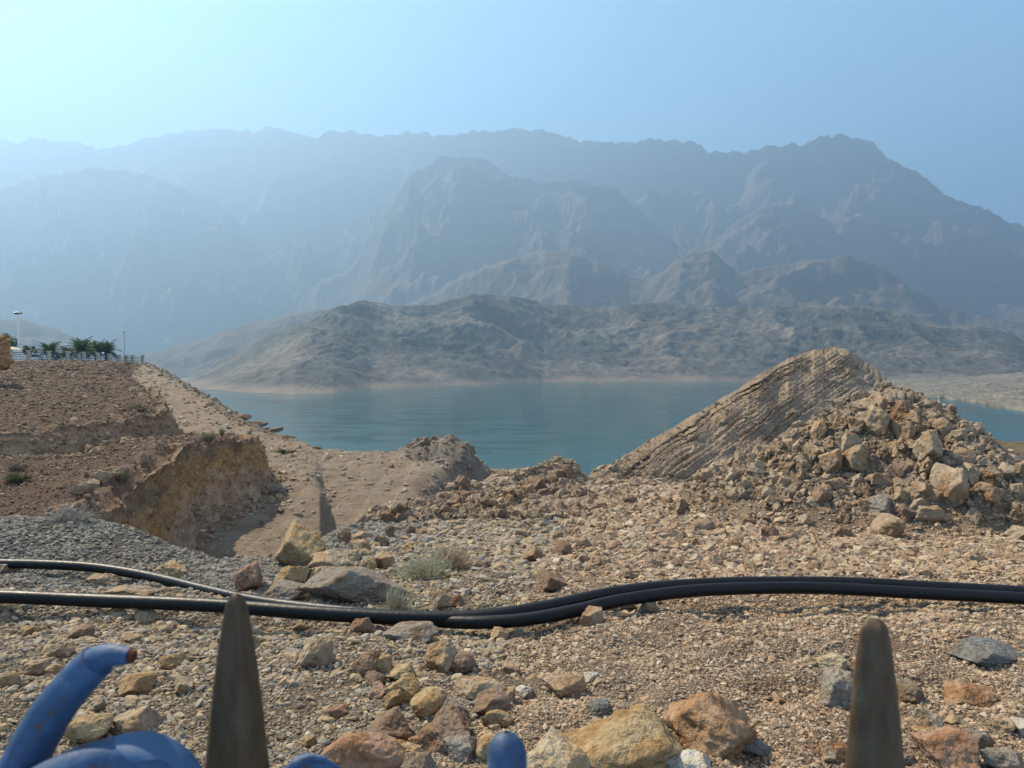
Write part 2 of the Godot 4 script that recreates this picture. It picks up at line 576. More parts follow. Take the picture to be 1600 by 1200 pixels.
# a cut face of earth along a line of the plan
func cut_face(line: PackedVector2Array, lip: float, deep: float, lean: float, top_fn: Callable, foot_fn: Callable, colors: Array, s: int, label: String) -> void:
	var pts := PackedVector2Array()
	for i in line.size() - 1:
		for k in 26:
			pts.append(line[i].lerp(line[i + 1], k / 26.0))
	pts.append(line[-1])
	for it in 6:
		for i in range(1, pts.size() - 1):
			pts[i] = (pts[i - 1] + pts[i] * 2.0 + pts[i + 1]) * 0.25
	var nx := pts.size()
	var ny := 56
	var v := PackedVector3Array()
	var col := PackedColorArray()
	v.resize(nx * ny)
	col.resize(nx * ny)
	var n := FastNoiseLite.new()
	n.seed = s
	n.frequency = 1.0
	n.fractal_octaves = 4
	var n2 := FastNoiseLite.new()
	n2.seed = s + 3
	n2.frequency = 1.0
	n2.fractal_type = FastNoiseLite.FRACTAL_RIDGED
	n2.fractal_octaves = 3
	for i in nx:
		var t := (pts[mini(i + 1, nx - 1)] - pts[maxi(i - 1, 0)]).normalized()
		var out := Vector2(t.y, -t.x)          # to the right of the walk: outwards
		var p := pts[i]
		var in_ := p - out * 1.0
		var hi: float = ground_at(in_.x, in_.y) + n.get_noise_2d(i * 0.13, 3.0) * 0.14
		var lo: float = minf(top_fn.call(p) + EYE - 0.2, foot_fn.call(p + out * lean) + EYE - deep)
		var run := i * 0.07
		var ends := smoothstep(0.0, 0.12, i / float(nx)) * smoothstep(0.0, 0.06, 1.0 - i / float(nx - 1))
		for j in ny:
			var a := j * nx + i
			if j < 8:
				var q := p - out * (lip * (8 - j) / 8.0)
				var k := (8 - j) / 8.0
				v[a] = Vector3(q.x, lerpf(hi, ground_at(q.x, q.y) + 0.04, smoothstep(0.0, 0.7, k)) - 0.12 * smoothstep(0.75, 1.0, k), -q.y)
				col[a] = Color(0.245, 0.17, 0.12)
			else:
				var k := (j - 8) / float(ny - 9)
				var y := lerpf(hi, lo, k)
				var rill := n2.get_noise_2d(run * 1.5 + n.get_noise_2d(run, y) * 0.4, y * 0.22)
				var o := lean * pow(k, 1.4) + ends * (0.17 * rill * sin(PI * minf(k * 1.3, 1.0)) + 0.09 * n.get_noise_2d(run * 2.5, y * 2.5) + 0.2 * n.get_noise_2d(run * 0.4, y * 0.5))
				var q := p + out * o
				v[a] = Vector3(q.x, y, -q.y)
				var z := clampf(k + 0.25 * n.get_noise_2d(run * 0.5, y * 0.9), 0, 1)
				var c: Color = colors[0].lerp(colors[1], smoothstep(0.02, 0.22, z)).lerp(colors[2], smoothstep(0.3, 0.62, z))
				var m := 1.0 + 0.3 * n.get_noise_2d(run * 1.2 + 9.0, y * 1.6)
				col[a] = Color(c.r * m, c.g * m, c.b * m)
	for k in 420:
		var i := rng.randi_range(6, nx - 4)
		var j := rng.randi_range(9, ny - 1) if rng.randf() < 0.6 else ny - 1 - int(absf(rng.randfn(0, 3)))
		var p := v[clampi(j, 9, ny - 1) * nx + i]
		if j > ny - 6:
			p += Vector3(rng.randf_range(0.0, 0.7), 0, rng.randf_range(0.0, 0.7))
			p.y = ground_at(p.x, -p.z) + 0.02
		embedded.append(p)
	for k in 260:
		embedded.append(v[rng.randi_range(0, 7) * nx + rng.randi_range(2, nx - 3)] + Vector3(0, 0.02, 0))
	top("cliff", grid_mesh(v, nx, ny, col, false), M.cliff, label, "earth cliff", "structure")

# ---------------------------------------------------------------- mountains
func range_mesh(sky: Array, foot: Array, depth: Callable, p0: float, p1: float, nx: int, ny: int, s: int, amp: float, wave: float, power: float, tone: Callable) -> ArrayMesh:
	var n := FastNoiseLite.new()
	n.seed = s
	n.frequency = 1.0 / wave
	n.fractal_type = FastNoiseLite.FRACTAL_RIDGED
	n.fractal_octaves = 4
	n.fractal_gain = 0.42
	n.domain_warp_enabled = true
	n.domain_warp_amplitude = wave * 0.25
	n.domain_warp_frequency = 0.6 / wave
	var e := FastNoiseLite.new()
	e.seed = s + 50
	e.frequency = 6.0 / wave
	e.fractal_octaves = 5
	e.fractal_gain = 0.58
	var v := PackedVector3Array()
	var col := PackedColorArray()
	v.resize(nx * ny)
	col.resize(nx * ny)
	for i in nx:
		var px := lerpf(p0, p1, i / float(nx - 1))
		var dd: Vector2 = depth.call(px)          # ridge, foot
		var hr := tab(sky, px)
		var hf := tab(foot, px)
		var jag := (e.get_noise_1d(px * wave * 0.006) * 8.0 + e.get_noise_1d(px * wave * 0.03 + 500.0) * 2.2) * clampf(wave / 700.0, 0.25, 1.1)
		var yr := at_px(px, hr, dd.x).y
		var yj := at_px(px, hr + jag, dd.x).y - yr
		var yf := at_px(px, hf, dd.y).y
		for j in ny:
			var t := lerpf(-0.22, 1.0, j / float(ny - 1))
			var d := lerpf(dd.x, dd.y, t)
			var x := (px - 800.0) / F * d
			var y := 0.0
			var tall := yr - yf
			var rn := n.get_noise_2d(x, d)
			if t <= 0.0:
				y = yr + yj - tall * 1.6 * -t - absf(rn) * amp * tall * minf(-t * 6.0, 1.0) * 0.5
			else:
				var env := smoothstep(0.0, 0.10, t) * (1.0 - pow(t, 3.0))
				y = lerpf(yr, yf, pow(t, power)) + yj * (1.0 - smoothstep(0.0, 0.18, t)) + (rn - 0.25) * amp * tall * env
				# harder beds stand out as ledges
				var bed := (y + 0.10 * x + 0.05 * d) / (tall * 0.085) + 2.2 * e.get_noise_2d(x * 0.12, d * 0.12)
				y = minf(y, (yr + yj * (1.0 - smoothstep(0.0, 0.18, t)) - EYE) * d / dd.x + EYE - tall * 0.02 * smoothstep(0.0, 0.1, t))
				y += tall * 0.03 * 2.0 * (smoothstep(0.0, 0.8, bed - floorf(bed)) - (bed - floorf(bed))) * env * clampf(0.6 + 1.5 * e.get_noise_2d(x * 0.2 + 70.0, d * 0.2), 0.0, 1.2) + e.get_noise_2d(x, d) * tall * 0.042 * env * smoothstep(0.04, 0.3, t)
			v[j * nx + i] = Vector3(x, y, -d)
			var c: Color = tone.call(x, y, d, rn, t)
			col[j * nx + i] = c
	return grid_mesh(v, nx, ny, col)

func make_mountains() -> void:
	var cn := FastNoiseLite.new()
	cn.seed = 71
	cn.frequency = 0.004
	cn.fractal_octaves = 4
	var rock_tone := func(x: float, y: float, d: float, r: float, _t: float) -> Color:
		var k := 1.0 + 0.35 * cn.get_noise_2d(x, d) + 0.15 * r + 0.12 * sin(y * 0.06 + 2.0 * cn.get_noise_2d(x * 0.3, d * 0.3))
		var w := clampf(0.5 + cn.get_noise_2d(x * 0.5 + 900.0, d * 0.5), 0, 1)
		return Color(0.16, 0.14, 0.115).lerp(Color(0.17, 0.14, 0.115), w) * k
	var hill_tone := func(x: float, y: float, d: float, r: float, _t: float) -> Color:
		var k := 0.95 + 0.5 * cn.get_noise_2d(x * 2.0, d * 2.0) + 0.25 * r + 0.7 * cn.get_noise_2d(x * 16.0, d * 12.0)
		var w := clampf(0.5 + 1.4 * cn.get_noise_2d(x * 0.8 + 300.0, d * 0.8), 0, 1)
		var c := Color(0.112, 0.115, 0.097).lerp(Color(0.205, 0.178, 0.145), w * w) * k
		var beach := 1.0 - smoothstep(3.0, 11.0, y - LAKE + 6.0 * cn.get_noise_2d(x * 3.0, 7.0))
		return c.lerp(Color(0.31, 0.255, 0.205), beach * 0.8)
	var low := [[-900.0, 640.0], [2500.0, 640.0]]
	var ridge := [[-700.0, 260.0], [-300.0, 225.0], [-60.0, 220.0], [0.0, 209.0], [12.0, 213.0], [35.0, 219.0], [60.0, 212.0], [95.0, 217.0], [130.0, 215.0], [165.0, 232.0], [200.0, 223.0], [240.0, 209.0], [300.0, 199.0], [345.0, 197.0], [380.0, 200.0], [430.0, 197.0], [465.0, 200.0], [497.0, 213.0], [512.0, 202.0], [540.0, 200.0], [585.0, 208.0], [640.0, 204.0], [700.0, 205.0], [740.0, 200.0], [770.0, 200.0], [800.0, 195.0], [850.0, 201.0], [895.0, 212.0], [960.0, 220.0], [1010.0, 215.0], [1060.0, 214.0], [1092.0, 222.0], [1102.0, 232.0], [1165.0, 234.0], [1195.0, 224.0], [1250.0, 222.0], [1275.0, 211.0], [1310.0, 207.0], [1345.0, 212.0], [1372.0, 226.0], [1383.0, 245.0], [1420.0, 260.0], [1450.0, 281.0], [1490.0, 311.0], [1530.0, 322.0], [1570.0, 344.0], [1600.0, 352.0], [1700.0, 392.0], [1900.0, 440.0], [2400.0, 470.0]]
	top("mountain_range", range_mesh(ridge, low, func(px: float) -> Vector2: return Vector2(lerpf(5600, 4300, clampf(px / 1600.0, 0, 1)), lerpf(3700, 2600, clampf(px / 1600.0, 0, 1))), -500, 2100, 620, 200, 11, 0.20, 900.0, 0.62, rock_tone), M.mountain, "long hazy mountain wall across the whole background, highest behind the right shore", "mountain", "structure")
	var left := [[-700.0, 380.0], [-200.0, 325.0], [0.0, 293.0], [60.0, 272.0], [150.0, 255.0], [215.0, 262.0], [280.0, 282.0], [345.0, 312.0], [400.0, 365.0], [450.0, 440.0], [520.0, 530.0], [600.0, 640.0]]
	top("mountain", range_mesh(left, low, func(_px: float) -> Vector2: return Vector2(4500, 3300), -450, 590, 240, 110, 23, 0.3, 600.0, 0.7, rock_tone), M.mountain, "pale blue rounded mountain shoulder at far left, almost lost in haze", "mountain", "structure")
	var centre := [[380.0, 640.0], [480.0, 500.0], [560.0, 425.0], [600.0, 335.0], [640.0, 272.0], [690.0, 241.0], [755.0, 245.0], [800.0, 274.0], [850.0, 283.0], [905.0, 280.0], [960.0, 292.0], [1000.0, 330.0], [1040.0, 365.0], [1090.0, 410.0], [1150.0, 470.0], [1250.0, 560.0], [1350.0, 640.0]]
	top("mountain", range_mesh(centre, low, func(_px: float) -> Vector2: return Vector2(3900, 2500), 390, 1330, 300, 150, 35, 0.20, 700.0, 0.7, rock_tone), M.mountain, "broad hazy buttress standing before the middle of the mountain wall", "mountain", "structure")
	var right := [[900.0, 640.0], [1000.0, 470.0], [1060.0, 395.0], [1110.0, 378.0], [1160.0, 335.0], [1200.0, 318.0], [1240.0, 314.0], [1290.0, 345.0], [1330.0, 395.0], [1390.0, 435.0], [1450.0, 470.0], [1530.0, 530.0], [1620.0, 640.0]]
	top("mountain", range_mesh(right, low, func(_px: float) -> Vector2: return Vector2(3800, 2700), 910, 1610, 240, 130, 47, 0.20, 520.0, 0.75, rock_tone), M.mountain, "dark ribbed spur in front of the mountain wall, right of the centre", "mountain", "structure")
	var spur := [[440.0, 640.0], [560.0, 540.0], [640.0, 478.0], [720.0, 430.0], [800.0, 402.0], [880.0, 392.0], [950.0, 415.0], [1010.0, 440.0], [1060.0, 402.0], [1108.0, 388.0], [1150.0, 425.0], [1195.0, 416.0], [1255.0, 408.0], [1320.0, 400.0], [1370.0, 415.0], [1420.0, 448.0], [1470.0, 478.0], [1560.0, 500.0], [1650.0, 505.0], [1800.0, 520.0], [2300.0, 540.0]]
	top("foothill", range_mesh(spur, low, func(_px: float) -> Vector2: return Vector2(2750, 1800), 450, 2100, 400, 140, 59, 0.22, 560.0, 0.8, rock_tone), M.hill, "rugged brown foothill with knobbly crest below the hazy mountain wall", "hill", "structure")
	var west := [[-700.0, 450.0], [-100.0, 492.0], [0.0, 497.0], [45.0, 500.0], [90.0, 514.0], [130.0, 531.0], [170.0, 552.0], [200.0, 556.0], [240.0, 552.0], [300.0, 534.0], [350.0, 518.0], [400.0, 503.0], [470.0, 488.0], [560.0, 475.0], [640.0, 500.0], [760.0, 640.0]]
	top("foothill", range_mesh(west, low, func(_px: float) -> Vector2: return Vector2(2150, 1500), -450, 750, 280, 90, 67, 0.2, 320.0, 0.85, rock_tone), M.hill, "low bluish hill behind the palms and railing at left", "hill", "structure")
	var near := [[240.0, 612.0], [300.0, 585.0], [350.0, 560.0], [400.0, 535.0], [470.0, 505.0], [520.0, 481.0], [568.0, 468.0], [620.0, 478.0], [680.0, 475.0], [740.0, 459.0], [800.0, 460.0], [860.0, 476.0], [950.0, 478.0], [1040.0, 472.0], [1140.0, 480.0], [1250.0, 477.0], [1350.0, 476.0], [1420.0, 490.0], [1480.0, 511.0], [1530.0, 508.0], [1575.0, 520.0], [1630.0, 545.0], [1700.0, 560.0], [2200.0, 560.0]]
	var shore := [[250.0, 607.0], [320.0, 609.0], [380.0, 613.0], [460.0, 617.0], [520.0, 614.0], [580.0, 608.0], [680.0, 604.0], [760.0, 601.0], [850.0, 597.0], [950.0, 596.5], [1100.0, 596.0], [1250.0, 596.0], [1700.0, 598.0], [2200.0, 598.0]]
	top("shore_hill", range_mesh(near, shore, func(px: float) -> Vector2:
		var f := 33.0 * F / (tab(shore, px) - 565.0)
		return Vector2(f + 420.0, f - 6.0), 245, 2000, 640, 180, 83, 0.14, 230.0, 0.85, hill_tone), M.hill, "greenish grey rocky hill with pinkish beach along the far shore of the lake", "hill", "structure")
	# the stony plain on the right shore
	var pn := 150
	var v := PackedVector3Array()
	var col := PackedColorArray()
	var b := FastNoiseLite.new()
	b.seed = 5
	b.frequency = 0.02
	b.fractal_octaves = 5
	for j in 90:
		for i in pn:
			var px := lerpf(1370, 2150, i / float(pn - 1))
			var edge := tab([[1370.0, 612.0], [1430.0, 619.0], [1500.0, 625.0], [1540.0, 632.0], [1600.0, 642.0], [1800.0, 655.0], [2150.0, 660.0]], px) + 2.0 * b.get_noise_1d(px * 3.0)
			var far := 33.0 * F / (edge - 565.0)
			var d := lerpf(far - 12.0, 1330.0, pow(j / 89.0, 1.6))
			var x := (px - 800.0) / F * d
			var k := (d - far) / 700.0
			var y := LAKE + (-0.6 if d < far else 2.0) + 11.0 * maxf(k, 0.0) * clampf((px - 1380.0) / 200.0, 0.15, 1.0) + b.get_noise_2d(x, d) * 3.5 * clampf((d - far) / 40.0, 0, 1)
			if d < far: y = LAKE - 1.5
			v.append(Vector3(x, y, -d))
			var m := 1.0 + 0.45 * b.get_noise_2d(x * 2.0, d * 2.0)
			m += 0.6 * b.get_noise_2d(x * 9.0, d * 6.0)
			col.append(Color(0.265 * m, 0.24 * m, 0.19 * m))
	top("shore_plain", grid_mesh(v, pn, 90, col), M.hill, "flat pale stony shore beyond the boulder heap at right", "shore", "structure")

func make_lake() -> void:
	var m := StandardMaterial3D.new()
	m.resource_name = "lake water"
	m.albedo_color = lin(0.010, 0.06, 0.064)
	m.roughness = 0.16
	m.metallic_specular = 0.38
	m.uv1_triplanar = true
	m.uv1_world_triplanar = true
	m.uv1_scale = Vector3(0.006, 0.03, 0.012)
	m.heightmap_enabled = true
	m.heightmap_texture = M.relief
	m.heightmap_scale = 4.0
	m.roughness = 0.22
	m.roughness_texture = noise_tex(0.006, 91, [[0.0, g(0.25)], [0.42, g(0.4)], [0.58, g(0.85)], [1.0, g(1.0)]], 4)
	var p := PlaneMesh.new()
	p.size = Vector2(5200, 2600)
	var o := top("lake", p, m, "calm teal lake between the mounds and the far hills", "lake", "structure")
	o.position = Vector3(0, LAKE, -1290)

# ---------------------------------------------------------------- the bedded mound
func make_mound() -> void:
	var sky := [[880.0, 775.0, 28.5], [930.0, 742.0, 31.0], [1000.0, 697.0, 34.0], [1080.0, 650.0, 38.0], [1130.0, 621.0, 41.0], [1168.0, 598.0, 43.0], [1180.0, 588.0, 43.5], [1230.0, 561.0, 47.0], [1270.0, 546.0, 49.0], [1300.0, 542.0, 50.0], [1328.0, 546.0, 50.0], [1350.0, 562.0, 50.0], [1380.0, 586.0, 49.0], [1400.0, 603.0, 48.0], [1450.0, 645.0, 47.0], [1520.0, 690.0, 47.0], [1600.0, 740.0, 47.0], [1700.0, 790.0, 47.0]]
	var foot := [[880.0, 790.0, 25.5], [930.0, 790.0, 26.6], [1000.0, 795.0, 27.0], [1080.0, 795.0, 28.0], [1170.0, 795.0, 29.5], [1230.0, 795.0, 31.0], [1300.0, 800.0, 33.0], [1350.0, 800.0, 33.5], [1400.0, 800.0, 34.0], [1450.0, 800.0, 35.0], [1600.0, 812.0, 37.0], [1700.0, 818.0, 38.0]]
	var nx := 480
	var ny := 400
	var v := PackedVector3Array()
	var col := PackedColorArray()
	v.resize(nx * ny)
	col.resize(nx * ny)
	var n := FastNoiseLite.new()
	n.seed = 13
	n.frequency = 1.0
	n.fractal_octaves = 5
	var sk := []
	var ft := []
	for e in sky: sk.append([e[0], e[1]])
	var sd := []
	for e in sky: sd.append([e[0], e[2]])
	var fp := []
	var fd := []
	for e in foot:
		fp.append([e[0], e[1]])
		fd.append([e[0], e[2]])
	for i in nx:
		var px := lerpf(880, 1700, i / float(nx - 1))
		var a := at_px(px, tab(sk, px) + 2.2 * n.get_noise_1d(px * 0.05) + 1.6 * n.get_noise_1d(px * 0.21), stab(sd, px))
		# beds run along the ridge: the foot of the same bed lies further left
		var b := at_px(px, tab(fp, px), tab(fd, px))
		for j in ny:
			var t := lerpf(-0.35, 1.0, j / float(ny - 1))
			var p := a.lerp(b, t)
			if t < 0.0:
				p = a + Vector3(0.0, -(a.y - b.y) * -t * 2.2 - 3.0 * -t, -6.0 * -t * 2.0)
			var env := smoothstep(0.0, 0.16, t) * (1.0 - smoothstep(0.85, 1.0, t)) * smoothstep(895.0, 990.0, px)
			p.y += sin(PI * clampf(t, 0, 1)) * 0.5
			# dip of the beds: planes that rise to the right
			var q := p.y - 0.40 * (p.x - 12.0) - 0.05 * (p.z + 40.0) + 0.16 * n.get_noise_2d(p.x * 0.1, p.z * 0.1) + 0.03 * n.get_noise_2d(p.x, p.y)
			q += 0.55 * n.get_noise_1d(q * 0.9 + 3.0)
			var upper := smoothstep(-0.5, 1.5, q + 3.4 + 1.2 * n.get_noise_2d(p.x * 0.2, p.z * 0.2))
			var step := q / 0.46
			var fr := step - floorf(step)
			var hard := 0.5 + 0.5 * n.get_noise_1d(floorf(step) * 13.7)
			var step2 := q / 0.15
			var f2 := step2 - floorf(step2)
			var ledge := (smoothstep(0.0, 0.7, fr) - 0.5) * (0.15 + 0.95 * hard * hard) - 0.35 * hard * smoothstep(0.86, 1.0, fr) + (smoothstep(0.1, 0.6, f2) - 0.5) * 0.13
			var broken := clampf(0.6 + 1.5 * n.get_noise_2d(p.x * 0.22 + 31.0, q * 0.8), 0.25, 1.2)
			var o := ledge * broken * (0.5 + 0.5 * upper) + 0.16 * n.get_noise_2d(p.x * 0.7, q * 1.6) + 0.07 * n.get_noise_2d(p.x * 4.0, p.y * 8.0)
			var w3 := Vector3(p.x * 0.9, q * 1.3, p.z * 0.9) + Vector3.ONE * 0.3 * n.get_noise_2d(p.x * 2.0, p.y * 2.0)
			o += 0.06 * cells.get_noise_3dv(w3) + 0.03 * cells.get_noise_3dv(w3 * 2.3)
			var away := Vector3(-0.35, 0.35, 0.87)
			p += away * o * env * 0.9
			if t > 0.04 and rng.randf() < 0.0035: mound_spots.append(p)
			v[j * nx + i] = p
			var m := 1.0 + 0.22 * n.get_noise_2d(p.x * 0.5, q * 5.0) + 0.45 * (hard - 0.5) - 0.22 * smoothstep(0.22, 0.0, f2)
			var c := Color(0.42, 0.355, 0.275).lerp(Color(0.36, 0.275, 0.195), upper)
			var strip := smoothstep(0.5, 0.8, n.get_noise_1d(floorf(step) * 7.3 + 4.0) + 0.5) * (1.0 - upper)
			c = c.lerp(Color(0.37, 0.35, 0.315), strip * 0.7)
			col[j * nx + i] = Color(c.r * m, c.g * m, c.b * m)
	top("layered_hill", grid_mesh(v, nx, ny, col, false), M.strata, "bare brown hill of slanting rock layers at the water's edge, right of centre", "hill", "structure")
	# old water lines on the low spur behind the heap
	var w := PackedVector3Array()
	var wc := PackedColorArray()
	for j in 120:
		for i in 120:
			var px := lerpf(1480, 1900, i / 119.0)
			var t := j / 119.0
			var d := lerpf(96.0, 52.0, t)
			var crest := at_px(px, tab([[1480.0, 655.0], [1520.0, 678.0], [1545.0, 684.0], [1580.0, 690.0], [1620.0, 690.0], [1700.0, 700.0], [1900.0, 740.0]], px), 90.0)
			var x := (px - 800.0) / F * d
			var y := crest.y - (90.0 - d) * 0.045 - maxf(d - 90.0, 0.0) * 1.2 + 0.3 * n.get_noise_2d(x * 0.1, d * 0.1)
			var q := (y + 0.012 * pow(x - 62.0, 2.0) * 0.3 + 0.5 * n.get_noise_2d(x * 0.06, d * 0.06)) / 0.36
			y += 0.26 * (smoothstep(0.0, 0.9, q - floorf(q)) - 0.5)
			w.append(Vector3(x, y, -d))
			var m := 1.0 + 0.2 * n.get_noise_2d(x * 0.5, d * 0.5)
			wc.append(Color(0.29 * m, 0.23 * m, 0.14 * m))
	top("terraced_shore", grid_mesh(w, 120, 120, wc), M.ground, "low olive brown spur ringed by old water lines, behind the boulder heap", "shore", "structure")
	# a gravel spit
	var sp := PackedVector3Array()
	for j in 30:
		for i in 40:
			var a := TAU * i / 39.0
			var r := j / 29.0
			var x := -5.5 + cos(a) * r * 9.0 * (1.0 + 0.2 * n.get_noise_1d(cos(a) * 3.0))
			var z := -222.0 + sin(a) * r * 16.0
			sp.append(Vector3(x, LAKE + 1.1 * (1.0 - r * r) - 0.25 + 0.5 * n.get_noise_2d(x * 0.5, z * 0.5) * (1.0 - r), z))
	var spc := PackedColorArray()
	spc.resize(sp.size())
	spc.fill(Color(0.30, 0.235, 0.14))
	top("spit", grid_mesh(sp, 40, 30, spc), M.ground, "small yellowish gravel spit in the water behind the grey outcrop", "shore", "structure")

# ---------------------------------------------------------------- loose stones
var shapes := {}
var said := {}
var anchors := []          # [place in plan, short name] of the stones that can be named
var mound_spots := []      # loose stones lying on the bedded mound
var embedded := []         # spots on the cut banks where stones show
var taken := []            # [x, d, radius] of the ground already covered by a large stone

func shape(kind: String, k: int) -> ArrayMesh:
	var key := kind + str(k)
	if not shapes.has(key):
		match kind:
			"crag": shapes[key] = rock(1100 + k, 5, 9, 30.0, 0.10, 1.0, 0.16)
			"slab": shapes[key] = rock(300 + k, 4, 10, 24.0, 0.09, 0.6)
			"round": shapes[key] = rock(500 + k, 4, 14, 7.0, 0.09, 0.8)
			"block": shapes[key] = rock(700 + k, 4, 8, 40.0, 0.08, 1.0, 0.04)
			_: shapes[key] = rock(900 + k, 4, 10, 28.0, 0.11, 0.85, 0.05)
	return shapes[key]

# a stone whose outline in the photograph is w by h pixels round (px, py)
func stone(px: float, py: float, w: float, h: float, tone: String, label: String, short := "", kind := "angular", called := "rock", group := "", lift := 0.0, yaw := 1e9, block := false) -> MeshInstance3D:
	var foot := hit(px, py + h * 0.36)
	var d := -foot.z
	var sx := w * d / F * 0.5
	var sy := h * d / F * 0.56
	var o := MeshInstance3D.new()
	o.name = nm(called)
	var r := RandomNumberGenerator.new()
	r.seed = int(px * 13.0) + int(py * 1009.0)
	o.mesh = shape(kind, r.randi() % 6)
	o.material_override = M[("block " if block else "stone ") + tone]
	var box_: AABB = o.mesh.get_aabb()
	var turn := Basis(Vector3.UP, r.randf() * TAU if yaw > 1e8 else yaw)
	var tilt := Basis(Vector3(0, 0, 1), r.randf_range(-0.25, 0.25)) * Basis(Vector3.RIGHT, r.randf_range(-0.2, 0.25))
	o.basis = Basis.from_scale(Vector3(2.0 * sx / box_.size.x, 2.0 * sy / box_.size.y, (sx * 0.75 + sy * 0.5) * 2.0 / box_.size.z)) * (tilt * turn)
	# the middle sits so that a little of the stone is sunk in the ground
	o.position = at_px(px, py, d + sx * ((0.25 if short else 0.75) if block else 0.3)) + Vector3(0, lift - sy * 0.06, 0)
	add_child(o, true)
	if label == "": label = describe(o.position, w, h, tone, kind, called)
	tag(o, label, called, group)
	if short: anchors.append([Vector2(o.position.x, d), short])
	taken.append([o.position.x, d, sx])
	return o

func describe(p: Vector3, w: float, h: float, tone: String, kind: String, called: String) -> String:
	var best := 1e9
	var b: Array = anchors[0]
	for a in anchors:
		var q: Vector2 = a[0]
		var e := Vector2((q.x - p.x) / -p.z * 10.0, log(q.y / -p.z) * 6.0).length()
		if e < best:
			best = e
			b = a
	var dx: float = (p.x - b[0].x) / -p.z
	var dz: float = log(-p.z / b[0].y)
	var where := ""
	if absf(dx) * 8.0 > absf(dz) * 5.0: where = "right of" if dx > 0 else "left of"
	else: where = "behind" if dz > 0 else "in front of"
	var size := "tiny" if w < 15 else "small" if w < 22 else "middling" if w < 30 else "large"
	var form: String = {"slab": "flat", "round": "rounded", "block": "blocky", "crag": "fractured"}.get(kind, "angular")
	if h > w * 1.1: form = "upright " + form
	var how: String = "close " if best < 0.35 else "" if best < 1.0 else "well "
	var text := "%s %s %s %s %s%s %s" % [size, tone, form, called, how, where, b[1]]
	if said.has(text):
		# a second landmark tells it from its look-alike
		var rest := []
		for a in anchors:
			if a[1] != b[1]:
				var q: Vector2 = a[0]
				rest.append([Vector2((q.x - p.x) / -p.z * 10.0, log(q.y / -p.z) * 6.0).length(), a[1]])
		rest.sort_custom(func(m, n): return m[0] < n[0])
		for k in 40:
			var more := "%s %s %s %s %s %s and near %s" % [size, tone, form, called, where, b[1], rest[k][1]]
			if more.split(" ").size() <= 16 and not said.has(more):
				text = more
				break
	if said.has(text):
		for a in anchors:
			if a[1] == b[1]: continue
			var q: Vector2 = a[0]
			var e := Vector2((q.x - p.x) / -p.z * 10.0, log(q.y / -p.z) * 6.0).length()
			var side := "left of" if (p.x - q.x) < 0.0 else "right of"
			var other := "%s %s %s %s %s %s" % [size, tone, form, called, side, a[1]]
			if e < 1.2 and not said.has(other):
				text = other
				break
	said[text] = true
	return text

